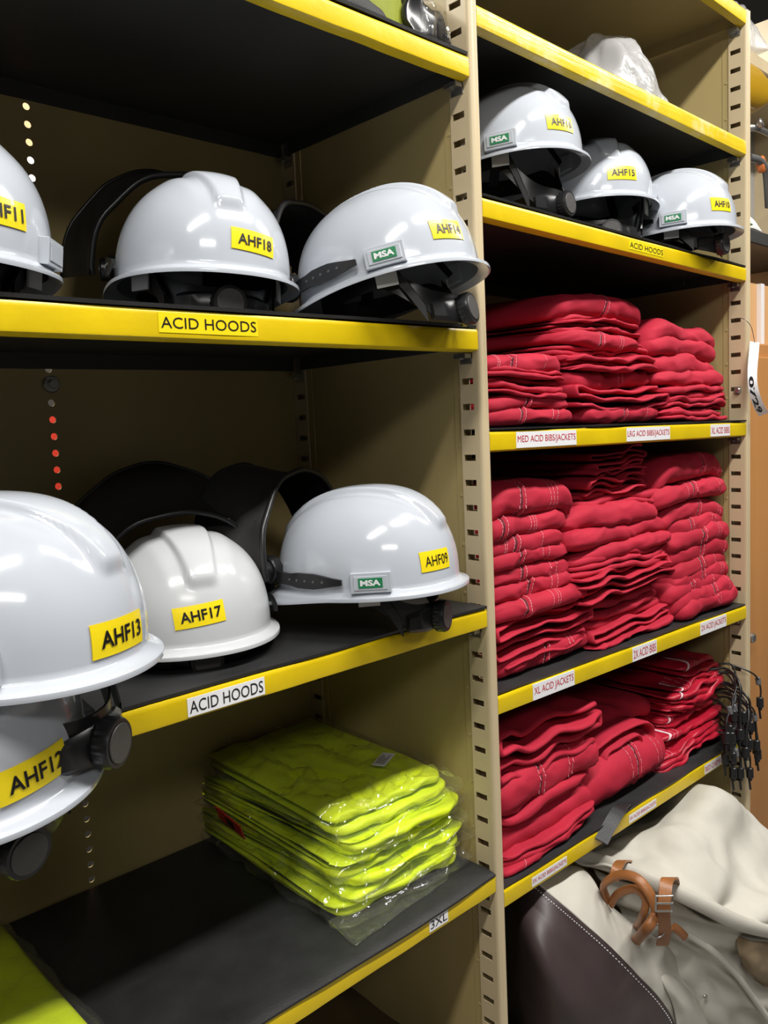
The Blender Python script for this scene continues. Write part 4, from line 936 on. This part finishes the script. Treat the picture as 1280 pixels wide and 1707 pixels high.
patch('lower_panel', W3([
 [(990, 1448, .06), (1062, 1476, -.02), (1125, 1502, -.085), (1188, 1530, -.135), (1240, 1556, -.17), (1320, 1572, -.21)],
 [(1015, 1490, .03), (1085, 1520, -.04), (1150, 1552, -.095), (1205, 1580, -.135), (1250, 1596, -.16), (1325, 1605, -.2)],
 [(1045, 1540, .01), (1100, 1570, -.05), (1165, 1602, -.10), (1222, 1640, -.14), (1262, 1655, -.17), (1335, 1660, -.2)],
 [(1075, 1620, .0), (1130, 1650, -.06), (1185, 1680, -.11), (1225, 1705, -.14), (1275, 1720, -.17), (1340, 1730, -.2)],
 [(1100, 1760, -.01), (1150, 1780, -.06), (1195, 1800, -.11), (1235, 1820, -.14), (1285, 1840, -.17), (1345, 1850, -.19)],
 [(1110, 1950, .0), (1150, 1970, -.05), (1195, 1990, -.09), (1235, 2000, -.12), (1285, 2010, -.15), (1345, 2020, -.17)]]), M['canvas'], root, 90, 90, .009, (11, 9, 9), 5, .004, lambda u, v: .010 * np.sin(u * 19 - v * 9) * sm(.1, .4, u) + .006 * np.sin(u * 34 + v * 14))
b = MB(); hp = [at(*q) for q in [(1012, 1500, -.01), (1006, 1476, -.02), (1030, 1459, -.05), (1060, 1464, -.085), (1083, 1490, -.11), (1093, 1522, -.12), (1078, 1548, -.115), (1062, 1566, -.07), (1052, 1580, -.01)]]
tube_part('carry_handle', hp, .0095, M['tan'], root, 12, .62, 50)
tube_part('carry_handle', [at(*q) for q in [(1018, 1508, -.02), (1030, 1490, -.04), (1058, 1482, -.075), (1076, 1502, -.1), (1070, 1530, -.09), (1058, 1550, -.03)]], .0075, M['tan'], root, 12, .6, 40)
sd = RV
st = strap_part('buckle_strap', [at(*q) for q in [(1122, 1500, -.07), (1122, 1468, -.112), (1112, 1467, -.125), (1108, 1490, -.133), (1106, 1520, -.135), (1108, 1550, -.125), (1104, 1575, -.11)]], .021, .0036, sd, M['tan'], root)
c = at(1107, 1506, -.139); L = root.location; b = MB(); q = [Vector(c) - L + Vector(RV) * a + Vector(UV) * d_ for a, d_ in ((-.014, -.013), (.014, -.013), (.014, .013), (-.014, .013), (-.014, -.013))]
b.tube([tuple(p) for p in q], .002, 8); b.tube([tuple(Vector(c) - L + Vector(RV) * -.014), tuple(Vector(c) - L + Vector(RV) * .014)], .0018, 8)
bk = b.build('buckle', M['steel'], st, angle=40); 
strap_part('closing_strap', [at(*q) for q in [(1046, 1436, .0), (1036, 1436, -.02), (1028, 1448, -.03), (1022, 1466, -.03)]], .018, .0034, sd, M['tan'], root)
tube_part('strap_end', [at(*q) for q in [(1122, 1545, -.105), (1132, 1552, -.11), (1142, 1562, -.113)]], .008, M['tan'], root, 10, .5, 12)
tube_part('piping', [at(*q) for q in [(1122, 1546, -.100), (1150, 1560, -.112), (1188, 1586, -.140), (1228, 1625, -.160), (1262, 1672, -.180), (1300, 1730, -.20)]], .0065, M['canvas'], root, 10, 1, 40)
for q in ((1096, 1552, -.115),):
    b = MB(); c = Vector(at(*q)) - L; n = 20; b.tube([tuple(c + Vector(RV) * .011 * math.cos(2 * math.pi * k / n) + Vector(UV) * .011 * math.sin(2 * math.pi * k / n)) for k in range(n + 1)], .0017, 7); b.build('ring', M['steel'], root, smooth=True)

root = tag(empty('leather_bag', tuple(at(1000, 1650, -.03))), 'dark brown leather bag with off-white canvas flap, white stitching', 'bag')
E_ = [(880, 1462, .05), (925, 1500, .0), (965, 1534, -.03), (1010, 1574, -.055), (1060, 1624, -.075), (1100, 1668, -.085), (1124, 1712, -.085), (1134, 1790, -.08), (1136, 1900, -.07)]
body = [
 [(800, 1560, .35), (812, 1600, .34), (826, 1650, .33), (836, 1700, .32), (846, 1760, .31), (856, 1820, .30), (866, 1880, .29), (876, 1930, .28), (880, 1980, .28)],
 [(825, 1510, .22), (836, 1560, .17), (850, 1610, .12), (866, 1670, .08), (884, 1730, .05), (902, 1790, .03), (915, 1850, .02), (925, 1910, .02), (930, 1970, .02)],
 [(848, 1490, .12), (866, 1535, .05), (888, 1590, .0), (915, 1645, -.035), (945, 1700, -.055), (972, 1755, -.06), (990, 1815, -.06), (1000, 1880, -.055), (1005, 1950, -.05)],
 [(866, 1474, .08), (896, 1515, .02), (930, 1560, -.025), (968, 1610, -.055), (1008, 1665, -.075), (1042, 1715, -.082), (1062, 1765, -.082), (1072, 1835, -.075), (1076, 1925, -.065)], E_]
patch('leather_body', W3(body), M['leather'], root, 60, 80, .004, (9, 7, 7), 13, .004, lambda u, v: .007 * np.sin(v * 11 + u * 5) * sm(.3, .7, u) * (1 - sm(.85, 1, u)))
flap = [E_,
 [(905, 1452, .05), (948, 1484, .005), (992, 1520, -.028), (1040, 1560, -.052), (1085, 1600, -.072), (1122, 1645, -.085), (1145, 1690, -.085), (1160, 1770, -.08), (1165, 1890, -.07)],
 [(930, 1442, .05), (968, 1462, .02), (1010, 1500, -.01), (1062, 1550, -.04), (1120, 1588, -.068), (1146, 1636, -.078), (1170, 1690, -.078), (1186, 1770, -.07), (1190, 1890, -.06)],
 [(940, 1445, .09), (978, 1468, .06), (1016, 1508, .03), (1062, 1560, .0), (1112, 1604, -.03), (1142, 1652, -.04), (1172, 1704, -.045), (1190, 1780, -.04), (1195, 1895, -.03)],
 [(938, 1470, .14), (976, 1500, .12), (1010, 1545, .10), (1050, 1600, .07), (1095, 1650, .05), (1130, 1700, .04), (1160, 1740, .03), (1180, 1810, .03), (1188, 1920, .03)]]
patch('canvas_flap', W3(flap), M['canvas'], root, 56, 100, .004, (10, 10, 10), 17, .004, lambda u, v: .006 * np.sin(v * 21 + u * 4) * sm(.1, .5, u))
b = MB(); EP = catmull(np.array([at(*q) for q in E_]), 170); L = np.array(root.location)
for k in range(6, 160, 2):
    p, q = EP[k] - L, EP[k + 1] - L; off = -FV * .0085 + np.array([-.004, 0, -.003]) * .9; b.tube([tuple(p + off), tuple(p * .3 + q * .7 + off)], .0009, 5)
b.build('stitching', M['white'], root, kind='stuff')
tube_part('seam_piping', [at(*q) for q in E_], .0022, M['leather'], root, 8, 1, 80)
t = tag(empty('leather_sheet', tuple(at(1270, 1600, -.14))), 'dark brown leather piece poking out right of the canvas bag', 'leather')
patch('sheet', W3([[(1225, 1560, -.155), (1255, 1568, -.185), (1300, 1572, -.20)], [(1232, 1590, -.165), (1260, 1605, -.19), (1305, 1612, -.205)], [(1242, 1610, -.160), (1268, 1628, -.185), (1310, 1636, -.20)], [(1250, 1630, -.14), (1275, 1650, -.16), (1315, 1658, -.18)]]), mat('worn_brown_leather', (.27, .20, .12), .7, var=.2, vscale=20), t, 24, 24, .006, (20, 20, 20), 31, .004)
# folded leather sheet and a third bag at the right edge
root = tag(empty('canvas_pouch', tuple(at(1120, 1700, -.10))), 'small canvas pouch flap with a steel rivet between the bags', 'pouch')
patch('flap', W3([[(1085, 1600, -.055), (1110, 1615, -.07), (1130, 1632, -.08), (1148, 1650, -.085)], [(1105, 1640, -.085), (1125, 1652, -.095), (1148, 1668, -.10), (1172, 1690, -.10)], [(1125, 1690, -.09), (1148, 1700, -.105), (1172, 1715, -.11), (1190, 1735, -.11)], [(1135, 1780, -.09), (1160, 1790, -.1), (1185, 1800, -.105), (1200, 1815, -.105)]]), M['canvas'], root, 30, 30, .003, (14, 14, 14), 23, .004)
b = MB(); c = Vector(at(1175, 1661, -.112)) - root.location; b.cyl(c, (-.5, -.8, .1), .0045, .003, 14, bev=.001); b.build('rivet', M['steel'], root, angle=40)

# ------------------------------------------------------------------ hardware on the frame
def fpart(name, bb, m, **k): return bb.build(name, m, frame, **k)
c = at(85, 641, D - .006); b = MB(); b.cyl((c[0], D - .004, c[2]), (0, -1, 0), .0125, .006, 20, bev=.0015); b.cyl((c[0], D - .010, c[2]), (0, -1, 0), .0075, .007, 6, bev=.001); fpart('bolt', b, M['steel'], angle=40)
c = at(1226, 651, .02); b = MB(); b.cyl((W - .0095, c[1], c[2]), (-1, 0, 0), .008, .008, 16, bev=.003); fpart('bolt', b, M['steel'], angle=40)
# hanging number tag by the right post
t = tag(empty('number_tag', tuple(at(1256, 560, -.012))), 'white strip tag with black digits hanging beside the right post', 'tag')
ctr = catmull(np.array([at(*q) for q in [(1258, 570, -.014), (1254, 620, -.02), (1256, 650, -.022), (1264, 675, -.022), (1273, 691, -.022)]]), 30); L = np.array(t.location)
sdv = RV * .0098; b = MB(); T = np.gradient(ctr, axis=0); T /= np.linalg.norm(T, axis=1, keepdims=True)
Rw = []; nrm = []
for p, tt_ in zip(ctr, T):
    q = RV - tt_ * (RV @ tt_); q /= np.linalg.norm(q); nn = np.cross(q, tt_); nn = nn if nn @ FV < 0 else -nn; nrm.append((q, nn)); Rw.append([p - q * .0105 - L, p + q * .0105 - L, p + q * .0105 - nn * .0008 - L, p - q * .0105 - nn * .0008 - L])
b.grid(Rw, closev=True); b.f += [(0, 1, 2, 3), tuple(range(116, 120))]; b.m += [0, 0]
v, f, tw = text2d('0729', .03); 
def on_tag(s_, w_):
    k = s_ * 29; i = int(min(k, 28)); fr = k - i; p = ctr[i] * (1 - fr) + ctr[i + 1] * fr; q, nn = nrm[i]; return p + q * w_ + nn * .0007 - L
b.add([on_tag(.30 + .62 * p[0] / tw, -.003 + (p[1] - .5) * .011) for p in v], f, 1)
b.build('tag_strip', [M['white'], M['ink']], t)
tube_part('wire_tie', [at(*q) for q in [(1228, 530, .022), (1240, 532, .0), (1252, 545, -.012), (1258, 572, -.014)]], .0008, M['steel'], t, 6, 1, 20)

# ------------------------------------------------------------------ beyond the right post
t = tag(empty('wooden_cabinet', (1.42, .3, 0)), 'brown plywood cabinet standing to the right of the shelving', 'cabinet')
b = MB(); b.box(-.45, .45, -.22, .22, 0, 1.675); bevel(b.build('cabinet_body', M['wood'], t), .004, 2)
b = MB(); b.box(-.44, .44, -.235, -.22, .06, 1.640); dr = b.build('cabinet_door', M['wood'], t); bevel(dr, .003, 2)
b = MB(); b.cyl((-.36, -.236, .95), (0, -1, 0), .012, .02, 16, bev=.003); b.build('door_knob', M['steel'], dr, angle=40)
def world_box(name, label, cat, x0, x1, y0, y1, z0, z1, m, bev=.004):
    b = MB(); cx_, cy_ = (x0 + x1) / 2, (y0 + y1) / 2; b.box(x0 - cx_, x1 - cx_, y0 - cy_, y1 - cy_, 0, z1 - z0); o = b.build(name, m); o.location = (cx_, cy_, z0); bevel(o, bev, 2); return tag(o, label, cat)
# rack standing on the cabinet with odds and ends
zTop = at(1265, 128, .2)[2] - 1.6755 + .012
t = tag(empty('side_rack', (1.42, .36, 1.6755)), 'beige rack on top of the wooden cabinet at the right edge', 'rack')
b = MB(); b.box(-.42, .42, .01, .03, .42, zTop); b.build('back_board', M['greyboard'], t)
b = MB(); b.box(-.40, .42, -.14, -.12, 0, at(1265, 470, .2)[2] - 1.6755); b.build('front_board', M['woodlight'], t)
xw = at(1270, 500, .21)[0] - 1.42; b = MB(); b.box(xw - .012, xw + .012, -.152, -.14, .0, at(1265, 470, .2)[2] - 1.6755); b.build('white_edging', M['white'], t)
zA = at(1265, 128, .2)[2] - 1.6755; zB = at(1265, 408, .2)[2] - 1.6755
for z, m in ((zA, 'beige'), (zB, 'deck')):
    b = MB(); b.box(-.42, .42, -.20, .10, z - .018, z + .018); bevel(b.build('rack_shelf', M[m], t), .003, 1)
for x in (-.36, .40):
    b = MB(); b.box(x, x + .02, .065, .10, 0, 1.05); b.build('upright', M['white' if x < 0 else 'beige'], t)
b = MB(); b.box(.42, .44, -.20, .10, 0, 1.05); b.build('side_board', M['beige'], t)
zA += 1.6755; zB += 1.6755
t = tag(empty('plastic_bag', (1.15, .25, zA + .019)), 'clear plastic bag on the rack at the upper right edge', 'bag')
pillow('bag_body', 1.02, 1.40, .17, .332, zA + .0185, zA + .15, M['cloudy'], t, 101, .02, 18, 44, 2.6, .1)
t = tag(empty('plastic_bag', (1.2, .25, zB + .019)), 'white bag with a green stripe on the dark rack shelf', 'bag')
pillow('bag_body', 1.02, 1.42, .17, .332, zB + .0185, zB + .065, M['whitebox'], t, 103, .008, 16, 40, 3, .2)
pillow('green_stripe', 1.10, 1.30, .150, .20, zB + .0185, zB + .035, M['greenc'], t, 104, .003, 16, 20, 3, .2)
world_box('cardboard_box', 'brown carton standing on the uppermost rack shelf at the top right corner', 'box', 1.01, 1.40, .336, .36, zA + .0185, zA + .40, M['card'], .003)
# amber bin and orange cap hanging under the upper rack shelf
t = tag(empty('amber_bag', (1.2, .25, zA - .02)), 'amber yellow bag hung under the upper rack shelf', 'bag')
pillow('bag_body', .965, 1.40, .13, .33, zA - .150, zA - .0185, M['amber'], t, 106, .008, 10, 36, 3, .6)
t = tag(empty('grey_pipe_fitting', (1.15, .2, zB + .20)), 'grey curved pipe fitting with an orange cap at the right edge', 'fitting')
tube_part('pipe', [at(*q) for q in [(1248, 262, .17), (1266, 268, .165), (1276, 285, .165), (1279, 310, .17), (1281, 345, .18)]], .010, M['grey'], t, 12, 1, 30)
b = MB(); c = Vector(at(1262, 276, .18)) - t.location; b.cyl(c, (.2, -1, .1), .022, .02, 20, bev=.004); b.build('orange_cap', M['orange'], t, angle=40)
tube_part('bracket', [at(*q) for q in [(1245, 213, .18), (1262, 214, .165), (1284, 224, .165)]], .009, M['steel'], t, 10, .5, 20)
b = MB(); c = Vector(at(1262, 208, .165)) - t.location; b.cyl(c, (.1, -1, .3), .013, .014, 16, bev=.003); b.build('clamp_bolt', M['steel'], t, angle=40)
t = tag(empty('hanging_plastic', tuple(at(1264, 430, .12))), 'clear plastic sheet hanging below the dark rack shelf', 'plastic sheet')
patch('sheet', W3([[(1248, 425, .15), (1262, 428, .15), (1276, 430, .15)], [(1250, 460, .14), (1262, 462, .138), (1273, 462, .14)], [(1250, 485, .14), (1256, 488, .14), (1262, 486, .14)], [(1249, 496, .14), (1252, 497, .14), (1255, 496, .14)]]), M['cloudy'], t, 24, 20, .006, (40, 40, 20), 7, .0008)

# ------------------------------------------------------------------ stock of the rack behind, seen through the holes of the back panel
hx0, hx1 = -.26, .20
for nm, lb, cat, za, zb_, m in (('storage_cabinet', 'dark cabinet in the aisle behind, below the red carton', 'cabinet', 0, 1.35, 'deck'), ('red_carton', 'red carton in the aisle behind, seen through the lower panel holes', 'box', 1.35, 1.60, 'redcard'),
    ('dark_carton', 'dark carton in the aisle behind, between red and white cartons', 'box', 1.60, 1.80, 'deck'), ('white_carton', 'white carton in the aisle behind, under the yellow carton', 'box', 1.80, 2.108, 'whitebox'),
    ('yellow_carton', 'thin yellow carton in the aisle behind, seen through one panel hole', 'box', 2.108, 2.16, 'yellow'), ('white_carton', 'upper white carton in the aisle behind, over the yellow carton', 'box', 2.16, 2.285, 'whitebox'), ('cardboard_box', 'brown carton in the aisle behind, seen through the topmost visible holes', 'box', 2.285, 2.48, 'card')):
    world_box(nm, lb, cat, hx0, hx1, 1.50, 1.85, za, zb_, M[m], .002)
